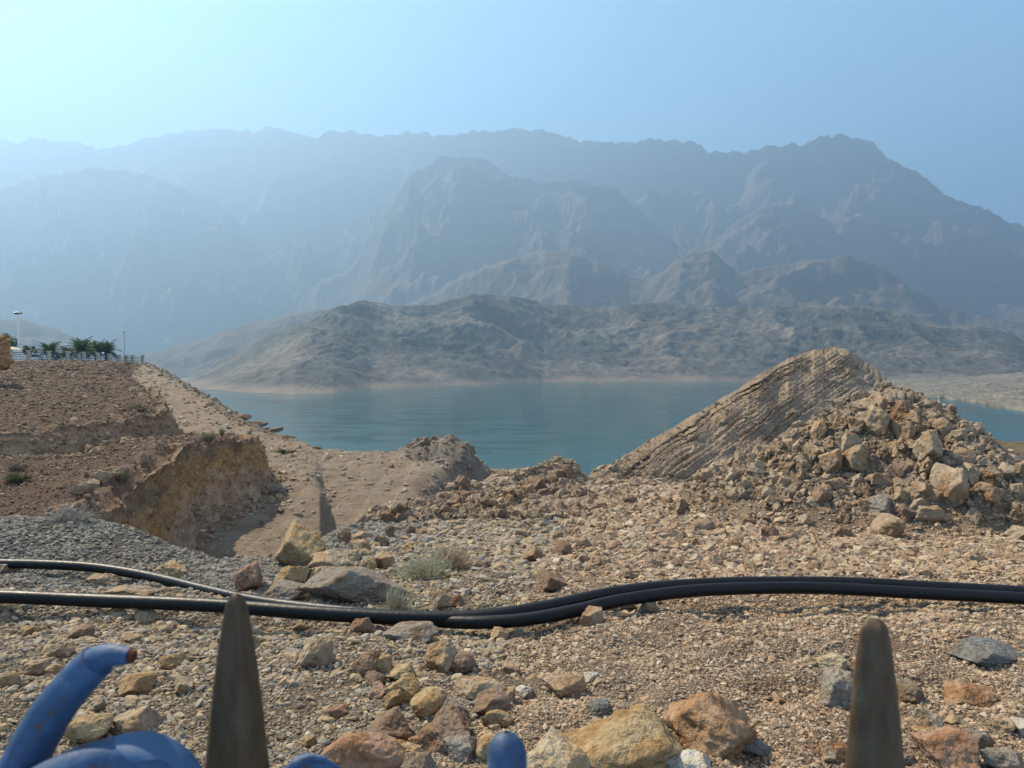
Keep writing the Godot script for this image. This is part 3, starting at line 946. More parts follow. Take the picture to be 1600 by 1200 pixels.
func make_rocks() -> void:
	var L := [
		# the largest near the fence
		[1112, 1134, 142, 104, "orange", "big orange boulder with a pale chipped face, near the bottom right of centre", "the big orange boulder", "angular"],
		[985, 1172, 170, 92, "yellow", "broad cracked yellow tan slab lying left of the big orange boulder", "the broad yellow slab", "slab"],
		[868, 1190, 104, 66, "pale", "pale cream rough rock behind the blue spear tip", "the cream rock by the blue tip", "slab"],
		[568, 1182, 124, 78, "pink", "smooth pinkish orange rock at the bottom edge, left of the blue spear tip", "the pinkish bottom rock", "round"],
		[612, 1130, 78, 50, "brown", "dark brown blocky rock just above the smooth pinkish rock", "the dark brown block", "block"],
		[697, 1146, 94, 56, "brown", "broad greyish brown rock with a shaded front, above the blue spear tip", "the broad greyish brown rock", "angular"],
		[634, 1078, 60, 42, "yellow", "yellow tan rock in the pile below the pipes", "the yellow pile rock", "angular"],
		[671, 1093, 66, 38, "yellow", "rounded mustard yellow rock in the middle of the pile below the pipes", "the mustard rock", "round"],
		[590, 1083, 34, 26, "pink", "small orange pink stone at the left end of the rock pile", "the orange pink stone", "angular"],
		[689, 1026, 62, 50, "tan", "light tan wedge of rock with a dark front, top of the rock pile", "the light tan wedge", "angular"],
		[722, 1036, 52, 42, "brown", "brownish grey rounded rock leaning on the light tan wedge", "the leaning brown rock", "round"],
		[632, 1048, 50, 28, "yellow", "yellowish layered stone between the olive stone and the light tan wedge", "the layered yellow stone", "block"],
		[750, 1078, 84, 38, "tan", "long light tan rock with a ledge on top, right side of the rock pile", "the long ledge rock", "slab"],
		[766, 1100, 62, 34, "brown", "brown flat rock under the long light tan rock", "the flat brown rock", "slab"],
		[780, 1124, 52, 32, "ochre", "ochre yellow rock above the blue spear tip", "the ochre rock", "angular"],
		[640, 1176, 50, 32, "yellow", "olive yellow ribbed stone beside the smooth pinkish rock", "the ribbed olive stone", "angular"],
		[650, 1194, 62, 34, "grey", "pale grey cracked rock at the bottom edge right of the pinkish rock", "the pale cracked rock", "angular"],
		[722, 1170, 62, 36, "grey", "rough grey lump left of the blue spear tip", "the rough grey lump", "angular"],
		[762, 1166, 46, 36, "yellow", "lemon yellow stone touching the left of the blue spear tip", "the lemon yellow stone", "round"],
		[602, 1036, 28, 38, "yellow", "upright olive yellow stone at the top left of the rock pile", "the upright olive stone", "block"],
		[575, 1038, 30, 24, "tan", "small tan pointed stone left of the upright olive stone", "the pointed tan stone", "angular"],
		[496, 1020, 52, 48, "tan", "tan brown tilted rock alone between the left spike and the rock pile", "the tilted tan rock", "angular"],
		[586, 1062, 34, 26, "brown", "small purplish brown stone under the pointed tan stone", "the purplish stone", "round"],
		[530, 1112, 40, 20, "rust", "rusty orange brown flat stone left of the dark brown block", "the rusty flat stone", "slab"],
		[709, 1108, 38, 38, "grey", "grey brown split stone between mustard rock and flat brown rock", "the split stone", "block"],
		[882, 1069, 60, 34, "tan", "tan brown block alone in the gravel right of the rock pile", "the lone tan block", "block"],
		[936, 1108, 36, 26, "blue grey", "dark greenish grey porous stone in the chips left of the orange boulder", "the dark porous stone", "round"],
		[1077, 1192, 84, 40, "white", "pale bluish white rough stone at the bottom edge under the orange boulder", "the bluish white stone", "angular"],
		[820, 1079, 32, 16, "white", "white chip with a greenish side among the brown stones, right of the rock pile", "the white chip", "slab"],
		[924, 1059, 28, 18, "white", "pale blue grey chip beside the lone tan block", "the pale blue chip", "angular"],
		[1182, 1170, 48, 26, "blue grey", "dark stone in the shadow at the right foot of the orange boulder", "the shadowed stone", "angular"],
		[1316, 1078, 78, 58, "grey", "greyish tan undercut rock just left of the right spike", "the undercut grey rock", "angular"],
		[1420, 1084, 48, 38, "grey", "grey rock showing on the right edge of the right spike", "the grey rock by the spike", "angular"],
		[1300, 1034, 50, 27, "pale", "cream stone lying flat above the undercut grey rock", "the cream flat stone", "angular"],
		[1261, 1036, 28, 14, "tan", "thin tan stone left of the cream flat stone", "the thin tan stone", "slab"],
		[1540, 1023, 98, 34, "blue grey", "half buried bluish grey rock near the right edge below the pipes", "the half buried blue grey rock", "slab"],
		[1518, 1090, 80, 38, "orange", "long orange brown stone right of the right spike", "the long orange stone", "slab"],
		[1452, 1126, 50, 44, "tan", "tan cube shaped stone with a sunlit top right of the right spike", "the tan cube stone", "block"],
		[1482, 1180, 92, 66, "pink", "big pinkish grey faceted rock at the bottom right of the right spike", "the faceted pinkish rock", "block"],
		[1312, 1175, 34, 28, "orange", "small orange stone left of the foot of the right spike", "the small orange stone", "round"],
		[1570, 1188, 74, 36, "grey", "flat grey rock in the bottom right corner", "the corner rock", "slab"],
		[1567, 1135, 38, 28, "tan", "tan brown stone above the flat grey corner rock", "the stone above the corner", "block"],
		[1530, 1158, 46, 30, "grey", "grey brown stone between the faceted pinkish rock and the corner rock", "the grey brown stone", "angular"],
		[1594, 1135, 22, 30, "white", "pale stone cut off by the right edge", "the pale edge stone", "block"],
		[140, 1140, 70, 40, "yellow", "yellow tan rounded rock between the two blue bars at left", "the yellow rock by the blue bar", "round"],
		[216, 1130, 78, 48, "tan", "large flat tan rock above the bent blue bar", "the flat tan rock by the bent bar", "slab"],
		[219, 1068, 60, 32, "ochre", "ochre brown block below the broken end of the blue bar", "the ochre block", "block"],
		[268, 1036, 52, 28, "ochre", "ochre peaked stone right of the broken blue bar end", "the peaked ochre stone", "angular"],
		[92, 1018, 40, 28, "tan", "tilted tan stone left of the upper part of the blue bar", "the tilted stone by the blue bar", "angular"],
		[55, 1045, 42, 26, "tan", "sandy tan stone at left, below the tilted stone", "the sandy stone", "angular"],
		[14, 1062, 26, 26, "ochre", "brown stone at the left edge beside the blue bar", "the left edge stone", "round"],
		[150, 1100, 38, 22, "tan", "tan oblong stone hard against the right side of the blue bar", "the oblong stone", "angular"],
		[230, 960, 46, 20, "tan", "long tan stone below the lower pipe, left of the left spike", "the long tan stone", "round"],
		[184, 956, 32, 17, "yellow", "small rounded yellow stone below the lower pipe at left", "the rounded yellow stone", "round"],
		[161, 906, 50, 20, "tan", "long tan stone lying between the two pipes at left", "the stone between the pipes", "angular"],
		[214, 925, 62, 18, "tan", "flat tan rock touching the lower pipe from behind at left", "the flat rock behind the lower pipe", "slab"],
		[266, 892, 58, 25, "yellow", "yellow tan rock behind the upper pipe on the grey gravel", "the yellow rock behind the upper pipe", "angular"],
		[391, 903, 50, 52, "pink", "upright reddish brown rock behind the pipes above the left spike", "the upright reddish rock", "block"],
		[12, 886, 30, 24, "tan", "tan rock at the left edge lying against the upper pipe", "the rock at the left pipe end", "angular"],
		# beyond the pipes
		[466, 860, 88, 68, "yellow", "big square yellow ochre boulder at the rim of the dug track", "the big ochre boulder", "block"],
		[458, 904, 58, 42, "yellow", "yellow tan rock in front of the big ochre boulder", "the rock before the ochre boulder", "angular"],
		[546, 916, 132, 56, "grey", "large grey pebbly slab with a yellowish front edge behind the pipes", "the large grey slab", "slab"],
		[446, 926, 74, 34, "grey", "sloping grey pebbly lump left of the large grey slab", "the sloping grey lump", "slab"],
		[514, 878, 74, 32, "pale", "pale yellow rock behind the large grey slab", "the pale yellow rock", "slab"],
		[564, 853, 34, 20, "pale", "cream rock on top of the pale rock cluster", "the cream cluster rock", "angular"],
		[566, 838, 34, 15, "tan", "flat tan stone at the very top of the pale rock cluster", "the cluster's top stone", "slab"],
		[602, 876, 32, 30, "tan", "tan upright wedge left of the green shrub", "the upright tan wedge", "block"],
		[596, 861, 26, 15, "white", "whitish stone behind the upright tan wedge", "the whitish stone", "angular"],
		[538, 842, 22, 24, "brown", "dark brown lump right of the big ochre boulder", "the dark lump", "round"],
		[577, 884, 30, 22, "yellow", "yellowish angular stone in the pale rock cluster", "the yellowish cluster stone", "angular"],
		[548, 868, 34, 20, "pale", "cream angular stone in the middle of the pale rock cluster", "the cream middle stone", "angular"],
		[605, 809, 22, 24, "brown", "dark brown pointed rock, left end of the dark rubble ridge", "the ridge's left end rock", "block"],
		[625, 799, 24, 28, "brown", "dark brown upright rock beside the ridge's left end rock", "the dark upright ridge rock", "block"],
		[710, 788, 26, 18, "brown", "brown tilted block on the dark rubble ridge", "the tilted ridge block", "block"],
		[722, 758, 28, 30, "brown", "brown peak rock at the top of the dark rubble ridge", "the peak ridge rock", "angular"],
		[828, 762, 32, 22, "brown", "dark boulder at the foot of the far rubble pile", "the far pile's dark boulder", "block"],
		[880, 858, 38, 28, "brown", "brown rounded boulder on the rubble slope right of the green shrub", "the brown slope boulder", "round"],
		[834, 866, 36, 30, "buff", "buff pointed boulder left of the brown slope boulder", "the buff pointed boulder", "angular"],
		[911, 850, 26, 22, "buff", "buff pale stone right of the brown slope boulder", "the buff stone", "angular"],
		[861, 911, 46, 36, "brown", "square brown block standing just behind the pipes", "the square brown block", "block"],
		[1099, 822, 42, 26, "buff", "buff rounded boulder lying alone on the rubble slope below the heap", "the lone buff boulder", "round"],
		[1066, 793, 28, 30, "buff", "buff pointed boulder behind the lone buff boulder", "the pointed boulder behind", "angular"],
		[688, 940, 30, 30, "tan", "tan upright stone right of the lower shrub, against the pipe", "the tan stone by the pipe", "block"],
		[712, 940, 28, 20, "brown", "brown stone beside the tan upright stone at the pipe", "the brown stone by the pipe", "angular"],
		[636, 986, 86, 26, "grey", "flat grey rock just under the pipes, left of the middle", "the flat grey rock under the pipes", "slab"],
		[564, 979, 38, 24, "brown", "brown peaked stone just under the pipes", "the peaked stone under the pipes", "angular"],
		[974, 942, 34, 26, "buff", "buff stone leaning on the front of the pipes at their crossing", "the stone leaning on the pipes", "angular"],
		[1012, 945, 44, 26, "buff", "buff lumpy stone in front of the pipes, right of their crossing", "the lumpy stone before the pipes", "angular"],
		[925, 962, 40, 36, "buff", "buff tall stone in front of the pipes, left of their crossing", "the tall stone before the pipes", "block"],
		[163, 746, 36, 30, "tan", "light grey tan boulder on the left slope, largest of its cluster", "the left slope boulder", "block"],
		[143, 757, 28, 16, "tan", "tan flat stone under the left slope boulder", "the flat stone on the left slope", "slab"],
		[184, 738, 20, 15, "tan", "small tan stone right of the left slope boulder", "the small left slope stone", "angular"],
	]
	L.append_array([
		[404, 662, 30, 9, "brown", "brownish flat ledge of rock at the lake rim, uppermost of four", "the upper brownish ledge", "slab"],
		[424, 672, 34, 9, "brown", "long brownish rock ledge at the lake rim in the middle of the four", "the long brownish ledge", "slab"],
		[446, 683, 30, 8, "brown", "low brownish rock ledge at the lake rim, lowest of the four", "the low brownish ledge", "slab"],
		[380, 651, 26, 9, "brown", "small brownish ledge at the lake rim, farthest up the ramp", "the far brownish ledge", "slab"],
		[436, 776, 18, 10, "tan", "tan stone in the middle of the dug bench below the grey twigs", "the bench stone", "angular"],
		[439, 798, 12, 10, "brown", "lone brown stone on the smooth part of the dug bench", "the lone bench stone", "block"],
		[416, 770, 15, 8, "tan", "tan flat stone left of the bench stone", "the flat bench stone", "slab"],
		[452, 765, 13, 8, "grey", "grey stone right of the grey twigs on the dug bench", "the grey bench stone", "angular"],
	])
	for e in L:
		stone(e[0], e[1], e[2], e[3], e[4], e[5], e[6], e[7], "rock")
	# the blocks of the heap that stand out
	var H := [
		[1452, 698, 42, 50, "tan", "largest square faced block in the upper right of the boulder heap", "the heap's largest block", "block"],
		[1485, 758, 42, 58, "tan", "tall smooth block with a rounded top, right side of the heap", "the tall smooth block", "block"],
		[1420, 654, 40, 32, "tan", "tan wedge near the top of the heap", "the heap's top wedge", "angular"],
		[1415, 675, 34, 30, "buff", "buff block under the top wedge of the heap", "the block under the top wedge", "block"],
		[1470, 668, 38, 30, "buff", "buff cracked block on the right shoulder of the heap", "the shoulder block", "angular"],
		[1503, 716, 36, 32, "buff", "shaded rounded block right of the largest heap block", "the shaded round block", "round"],
		[1372, 748, 32, 26, "buff", "squat buff block in the middle of the heap front", "the squat front block", "block"],
		[1334, 666, 30, 32, "buff", "dark faced block in the upper left of the heap", "the dark faced block", "block"],
		[1327, 694, 28, 36, "tan", "leaning tan wedge left of the heap's middle", "the leaning wedge", "angular"],
		[1279, 674, 20, 34, "tan", "thin upright slab at the left shoulder of the heap", "the thin upright slab", "block"],
		[1515, 742, 32, 38, "tan", "tan wedge right of the tall smooth block", "the right wedge", "angular"],
		[1571, 735, 32, 24, "tan", "pale rounded boulder right of the heap, by the terraced shore", "the far right boulder", "round"],
		[1369, 660, 44, 46, "tan", "rough sloping tan face at the top middle of the heap", "the sloping top face", "angular"],
		[1442, 765, 38, 32, "buff", "buff block left of the tall smooth block", "the block left of the tall one", "block"],
		[1389, 823, 50, 40, "buff", "rough buff boulder at the front foot of the heap", "the heap's foot boulder", "round"],
		[1360, 845, 34, 26, "buff", "wedge shaped boulder at the heap's left foot", "the foot wedge", "angular"],
		[1318, 834, 26, 24, "brown", "brown boulder at the left foot of the heap", "the brown foot boulder", "block"],
		[1204, 836, 28, 22, "brown", "brown faced boulder left of the heap's foot", "the brown faced boulder", "block"],
		[1450, 802, 44, 26, "buff", "broad buff block low in the heap", "the low broad block", "slab"],
		[1400, 622, 34, 30, "tan", "tan block at the very top of the heap", "the summit block", "angular"],
		[1375, 790, 48, 34, "grey", "greyish fractured block at the lower middle of the heap", "the fractured block", "angular"],
		[1545, 775, 40, 34, "buff", "shaded block at the right end of the heap", "the right end block", "block"],
		[1340, 720, 50, 40, "tan", "smooth tan face low on the left half of the heap", "the smooth tan face", "slab"],
		[1300, 720, 34, 42, "buff", "cracked upright block in the left half of the heap", "the cracked upright block", "block"],
		[1590, 835, 40, 26, "buff", "buff boulder at the right edge below the heap", "the right edge boulder", "angular"],
	]
	for e in H:
		stone(e[0], e[1], e[2] * 1.02, e[3] * 1.02, e[4], e[5], e[6], e[7], "boulder", "", 0.0, 1e9, true)
	var tones := ["buff", "tan", "buff", "tan", "brown", "buff"]
	var kinds := ["angular", "block", "angular", "slab", "block", "round"]
	# the rest of the heap
	var n := 0
	while n < 205:
		var px := rng.randf_range(1150, 1600)
		var py := rng.randf_range(612, 835)
		var sky: float = tab([[1150.0, 735.0], [1200.0, 700.0], [1280.0, 656.0], [1340.0, 622.0], [1400.0, 614.0], [1450.0, 650.0], [1500.0, 700.0], [1545.0, 750.0], [1600.0, 790.0]], px)
		if py < sky: continue
		var p := hit(px, py)
		if -p.z > 20.0 or region_at(p.x, -p.z) != REG_HEAP: continue
		var w := rng.randf_range(14, 36) * (0.7 + 0.4 * smoothstep(1200.0, 1420.0, px))
		stone(px, py, w, w * rng.randf_range(0.65, 1.2), tones[rng.randi() % 6], "", "", ["crag", "block", "crag", "angular", "crag"][rng.randi() % 5], "boulder", "boulders of the heap", 0.0, 1e9, true)
		n += 1
	var oc := thing("rock_outcrop", hit(690, 740), "jagged pale grey rock outcrop at the lake rim, right end of the dirt path", "rock outcrop")
	for q in [[664, 712, 46, 40, 41.5, 0], [700, 722, 62, 54, 40.8, 1], [722, 738, 46, 56, 40.2, 2], [680, 745, 70, 44, 39.6, 3], [712, 765, 64, 50, 38.6, 4], [648, 745, 50, 34, 40.2, 5], [676, 770, 66, 40, 37.6, 2], [752, 752, 34, 24, 43.0, 3], [772, 757, 30, 16, 43.5, 0]]:
		var crag := part("crag", shape("crag", q[5]), M["block grey"], oc, at_px(q[0], q[1], q[4]) - oc.position)
		var sc := Vector3(q[2], q[3], (q[2] + q[3]) * 0.5) * float(q[4]) / F * 0.5 / 0.8
		crag.basis = Basis(Vector3(0, 0, 1), rng.randf_range(-0.5, 0.1)) * Basis.from_scale(sc) * Basis(Vector3.UP, rng.randf() * TAU)
	# dark rubble ridge
	n = 0
	while n < 55:
		var px := rng.randf_range(590, 915)
		var line: float = tab([[590.0, 822.0], [640.0, 800.0], [680.0, 785.0], [722.0, 758.0], [750.0, 780.0], [790.0, 770.0], [840.0, 738.0], [870.0, 722.0], [900.0, 738.0], [915.0, 752.0]], px)
		var py := line + rng.randf_range(0, 32)
		var p := hit(px, py)
		if -p.z > 32.0: continue
		var w := rng.randf_range(10, 22)
		stone(px, py, w, w * rng.randf_range(0.7, 1.1), ["brown", "brown", "buff"][rng.randi() % 3], "", "", kinds[rng.randi() % 6], "rock", "rocks of the dark rubble ridge")
		n += 1
	# the rubble slope and the stony ground
	n = 0
	while n < 145:
		var k := rng.randf()
		var px := rng.randf_range(0, 1600)
		var py := 0.0
		var w := 0.0
		var tone := "tan"
		var grp := "loose stones in the near gravel"
		if k < 0.40:
			px = rng.randf_range(640, 1330)
			py = rng.randf_range(775, 900)
			w = rng.randf_range(13, 24)
			tone = ["buff", "brown", "buff", "tan"][rng.randi() % 4]
			grp = "loose rocks on the rubble slope"
		elif k < 0.62:
			px = rng.randf_range(470, 640)
			py = rng.randf_range(840, 930)
			w = rng.randf_range(14, 26)
			tone = ["pale", "yellow", "tan", "pale"][rng.randi() % 4]
			grp = "stones of the pale rock cluster"
		elif px > 860.0 and k < 0.9:
			continue
		else:
			py = rng.randf_range(975, 1195)
			w = rng.randf_range(20, 46)
			tone = ["tan", "yellow", "tan", "brown", "ochre", "tan", "yellow", "pale", "tan"][rng.randi() % 9]
		stone(px, py, w, w * rng.randf_range(0.5, 0.85), tone, "", "", kinds[rng.randi() % 6], "rock", grp)
		n += 1

# ---------------------------------------------------------------- stones too many to count
func scatter() -> void:
	var sets := {}
	var meshes := {
		"pebbles": [rock(41, 2, 12, 6.0, 0.05, 0.66), rock(42, 2, 14, 6.0, 0.06, 0.58)],
		"chips": [rock(51, 2, 8, 30.0, 0.10, 0.5, 0.0, true), rock(52, 2, 7, 40.0, 0.12, 0.42, 0.0, true), rock(53, 2, 9, 30.0, 0.12, 0.62, 0.0, true)],
		"rubble": [rock(61, 3, 8, 34.0, 0.12, 0.85, 0.08, true), rock(62, 3, 7, 40.0, 0.13, 0.6, 0.08, true), rock(63, 3, 9, 30.0, 0.14, 0.7, 0.1, true)]}
	var pal := {
		REG_GRAVEL: [[0.36, 0.28, 0.19], [0.33, 0.285, 0.225], [0.28, 0.25, 0.21], [0.30, 0.22, 0.15], [0.38, 0.29, 0.175], [0.25, 0.22, 0.19], [0.41, 0.36, 0.285], [0.31, 0.28, 0.24], [0.34, 0.25, 0.165], [0.22, 0.165, 0.12]],
		REG_GREY: [[0.235, 0.22, 0.195], [0.20, 0.185, 0.165], [0.28, 0.265, 0.235], [0.175, 0.165, 0.15], [0.255, 0.22, 0.175]],
		REG_CHIPS: [[0.375, 0.28, 0.20], [0.335, 0.24, 0.168], [0.41, 0.32, 0.232], [0.285, 0.20, 0.142], [0.38, 0.26, 0.17], [0.45, 0.37, 0.28]],
		REG_TRACK: [[0.37, 0.295, 0.22], [0.31, 0.24, 0.175], [0.44, 0.38, 0.30]],
		REG_HILL: [[0.26, 0.18, 0.125], [0.21, 0.14, 0.10], [0.32, 0.235, 0.165], [0.24, 0.165, 0.115], [0.19, 0.13, 0.09]],
		REG_LAKE: [[0.28, 0.22, 0.17], [0.22, 0.165, 0.125], [0.33, 0.28, 0.22]],
		REG_HEAP: [[0.35, 0.265, 0.19], [0.30, 0.225, 0.16], [0.39, 0.305, 0.22], [0.27, 0.20, 0.145]],
		REG_SHORE: [[0.30, 0.245, 0.19], [0.25, 0.20, 0.155], [0.34, 0.29, 0.23], [0.25, 0.18, 0.13]]}
	var names := {REG_GRAVEL: "mixed grey and tan %s in the near ground at left", REG_GREY: "blue grey %s of the gravel bank behind the upper pipe", REG_CHIPS: "reddish tan %s covering the ground at right", REG_TRACK: "loose %s strewn over the dug track",
		REG_HILL: "brown %s on the dug hillside at left", REG_LAKE: "brown %s on the bank down to the track", REG_HEAP: "buff %s between the boulders of the heap and ridge", REG_SHORE: "grey %s along the lake rim and outcrop", 9: "buff %s strewn over the face of the layered hill"}
	var dn := FastNoiseLite.new()
	dn.seed = 99
	dn.frequency = 0.9
	dn.fractal_octaves = 3
	var l0 := log(1.9)
	var l1 := log(118.0)
	for i in 620000:
		var d := exp(rng.randf_range(l0, l1))
		var px := rng.randf_range(-160, 1760)
		var x := (px - 800.0) / F * d
		var reg := region_at(x, d)
		var pick := rng.randf()
		var keep := 1.0
		var smallest := 0.0024 * d
		var most := 0.0068 * d
		var form := "chips"
		match reg:
			REG_GRAVEL:
				form = "pebbles" if pick < 0.55 else "chips"
				keep = 0.9
				smallest = 0.0016 * d
				most = 0.0115 * d
			REG_GREY:
				form = "pebbles" if pick < 0.12 else "chips"
				smallest = 0.0017 * d
				most = 0.0042 * d
			REG_CHIPS:
				smallest = 0.0012 * d
				most = 0.0052 * d
				if d > 7.0 and x < 5.5:
					most = 0.009 * d
					smallest = 0.0017 * d
				if d > 7.0 and pick < 0.35: form = "rubble"
			REG_TRACK:
				keep = 0.07 + 0.22 * clampf(dn.get_noise_2d(x * 0.25, d * 0.25) * 2.0, 0, 1)
				smallest = 0.0012 * d
				most = 0.0045 * d
			REG_HILL:
				keep = 0.6
				smallest = 0.0009 * d
				most = 0.0034 * d
				if pick < 0.15: form = "rubble"
			REG_HEAP:
				form = "rubble"
				smallest = 0.0021 * d
				most = 0.010 * d
			REG_SHORE, REG_LAKE:
				keep = 0.45
				smallest = 0.001 * d
				most = 0.0036 * d
				if pick < 0.25: form = "rubble"
		keep *= clampf(0.75 + 0.9 * dn.get_noise_2d(x * 1.1, d * 1.1), 0.25, 1.0)
		if rng.randf() > keep: continue
		var s := minf(smallest * pow(1.0 - rng.randf() * 0.985, -0.42), most)
		var under := false
		if s > 0.004 * d:
			for t in taken:
				if absf(t[1] - d) < t[2] * 0.8 and absf(t[0] - x) < t[2] * 0.8:
					under = true
					break
		if under: continue
		var k := rng.randi() % (meshes[form] as Array).size()
		var key := [reg, form, k]
		if not sets.has(key): sets[key] = PackedFloat32Array()
		var yaw := rng.randf() * TAU
		var lean := 0.35 if form != "rubble" else 0.6
		var b := Basis(Vector3(1, 0, 0), rng.randfn(0, lean)) * Basis(Vector3(0, 0, 1), rng.randfn(0, lean)) * Basis(Vector3.UP, yaw)
		b = b * Basis.from_scale(Vector3(s, s * rng.randf_range(0.7, 1.1), s * rng.randf_range(0.6, 0.95)))
		var y := ground_at(x, d) + s * rng.randf_range(-0.05, 0.3)
		var pl: Array = pal[reg]
		var c: Array = pl[rng.randi() % pl.size()]
		var m := rng.randf_range(0.82, 1.16)
		sets[key].append_array([b.x.x, b.y.x, b.z.x, x, b.x.y, b.y.y, b.z.y, y, b.x.z, b.y.z, b.z.z, -d, c[0] * m, c[1] * m, c[2] * m, 1.0])
	for p in mound_spots:
		var key := [9, "rubble", rng.randi() % 3]
		if not sets.has(key): sets[key] = PackedFloat32Array()
		var s := rng.randf_range(0.05, 0.13) * (2.0 if rng.randf() < 0.08 else 1.0)
		var b := Basis.from_euler(Vector3(rng.randf() * TAU, rng.randf() * TAU, rng.randf() * TAU)) * Basis.from_scale(Vector3(s, s * 0.7, s * 0.9))
		var m := rng.randf_range(0.8, 1.15)
		sets[key].append_array([b.x.x, b.y.x, b.z.x, p.x, b.x.y, b.y.y, b.z.y, p.y, b.x.z, b.y.z, b.z.z, p.z, 0.35 * m, 0.275 * m, 0.2 * m, 1.0])
	for p in embedded:
		var key := [REG_HILL, "rubble", rng.randi() % 3]
		if not sets.has(key): sets[key] = PackedFloat32Array()
		var s := rng.randf_range(0.04, 0.11) * (1.6 if rng.randf() < 0.1 else 1.0)
		var b := Basis.from_euler(Vector3(rng.randf() * TAU, rng.randf() * TAU, rng.randf() * TAU)) * Basis.from_scale(Vector3(s, s * 0.8, s * 0.9))
		var m := rng.randf_range(0.8, 1.2)
		sets[key].append_array([b.x.x, b.y.x, b.z.x, p.x, b.x.y, b.y.y, b.z.y, p.y, b.x.z, b.y.z, b.z.z, p.z, 0.34 * m, 0.24 * m, 0.16 * m, 1.0])
	for key in sets:
		var buf: PackedFloat32Array = sets[key]
		var mm := MultiMesh.new()
		mm.transform_format = MultiMesh.TRANSFORM_3D
		mm.use_colors = true
		mm.mesh = meshes[key[1]][key[2]]
		mm.instance_count = buf.size() / 16
		mm.buffer = buf
		var o := MultiMeshInstance3D.new()
		o.name = nm(["gravel", "gravel", "gravel", "gravel", "rubble", "rubble", "rubble", "rubble", "rubble", "rubble"][key[0]])
		o.multimesh = mm
		o.material_override = M.gravel
		add_child(o, true)
		var look: String = {"pebbles0": "rounded pebbles", "pebbles1": "flattish pebbles", "chips0": "broken chips", "chips1": "flat sharp chips", "chips2": "thick chips", "rubble0": "blocky rubble", "rubble1": "flattish rubble", "rubble2": "lumpy rubble"}[key[1] + str(key[2])]
		tag(o, (names[key[0]] as String) % look, "gravel" if key[0] < 4 else "rubble", "", "stuff")

# ---------------------------------------------------------------- pipes and fence
func make_pipes() -> void:
	var pm := flat_mat("black plastic pipe", lin(0.0055, 0.006, 0.0075), 0.5, 0.32)
	pm.heightmap_enabled = true
	pm.heightmap_texture = M.relief
	pm.heightmap_scale = 0.25
	pm.uv1_triplanar = true
	pm.uv1_world_triplanar = true
	pm.uv1_scale = Vector3.ONE * 3.0
	pm.roughness_texture = noise_tex(0.02, 31, [[0.0, g(0.75)], [1.0, g(1.0)]], 4, 256)
	var a := []
	for q in [[-420, 922, 6.1], [-200, 927, 6.0], [0, 932, 5.8], [120, 937, 5.75], [250, 942, 5.6], [350, 947, 5.5], [480, 957, 5.35], [600, 964, 5.25], [700, 966, 5.2], [780, 961, 5.2], [860, 948, 5.3], [960, 927, 5.5], [1050, 917, 5.6], [1150, 912, 5.7], [1250, 911, 5.75], [1350, 913, 5.75], [1480, 920, 5.75], [1600, 926, 5.75], [1800, 938, 5.7], [2100, 950, 5.6]]:
		a.append(at_px(q[0], q[1], q[2]))
	var pa := spline(a, 10)
	top("water_pipe", tube(pa, same(0.050, pa.size()), 20), pm, "thick black pipe, the lower one at left, passing behind the left spike", "pipe", "", "")
	var b := []
	for q in [[-420, 880, 7.6], [-200, 877, 7.4], [0, 880.5, 7.2], [70, 882, 7.1], [150, 887, 6.95], [230, 900, 6.7], [310, 919, 6.35], [380, 935, 6.05], [450, 946, 5.8], [560, 958, 5.55], [660, 968, 5.28], [740, 972.5, 5.12], [820, 968, 5.1], [900, 954, 5.16], [960, 940, 5.26], [1030, 929, 5.36], [1100, 922, 5.44], [1200, 918.5, 5.5], [1300, 919.5, 5.52], [1420, 926, 5.52], [1520, 931, 5.52], [1600, 935, 5.52], [1800, 948, 5.5], [2100, 964, 5.45]]:
		b.append(at_px(q[0], q[1], q[2]))
	var pb := spline(b, 10)
	top("water_pipe", tube(pb, same(0.044, pb.size()), 20), pm, "second black pipe, the upper one at left, which dips under the other in the middle", "pipe", "", "")

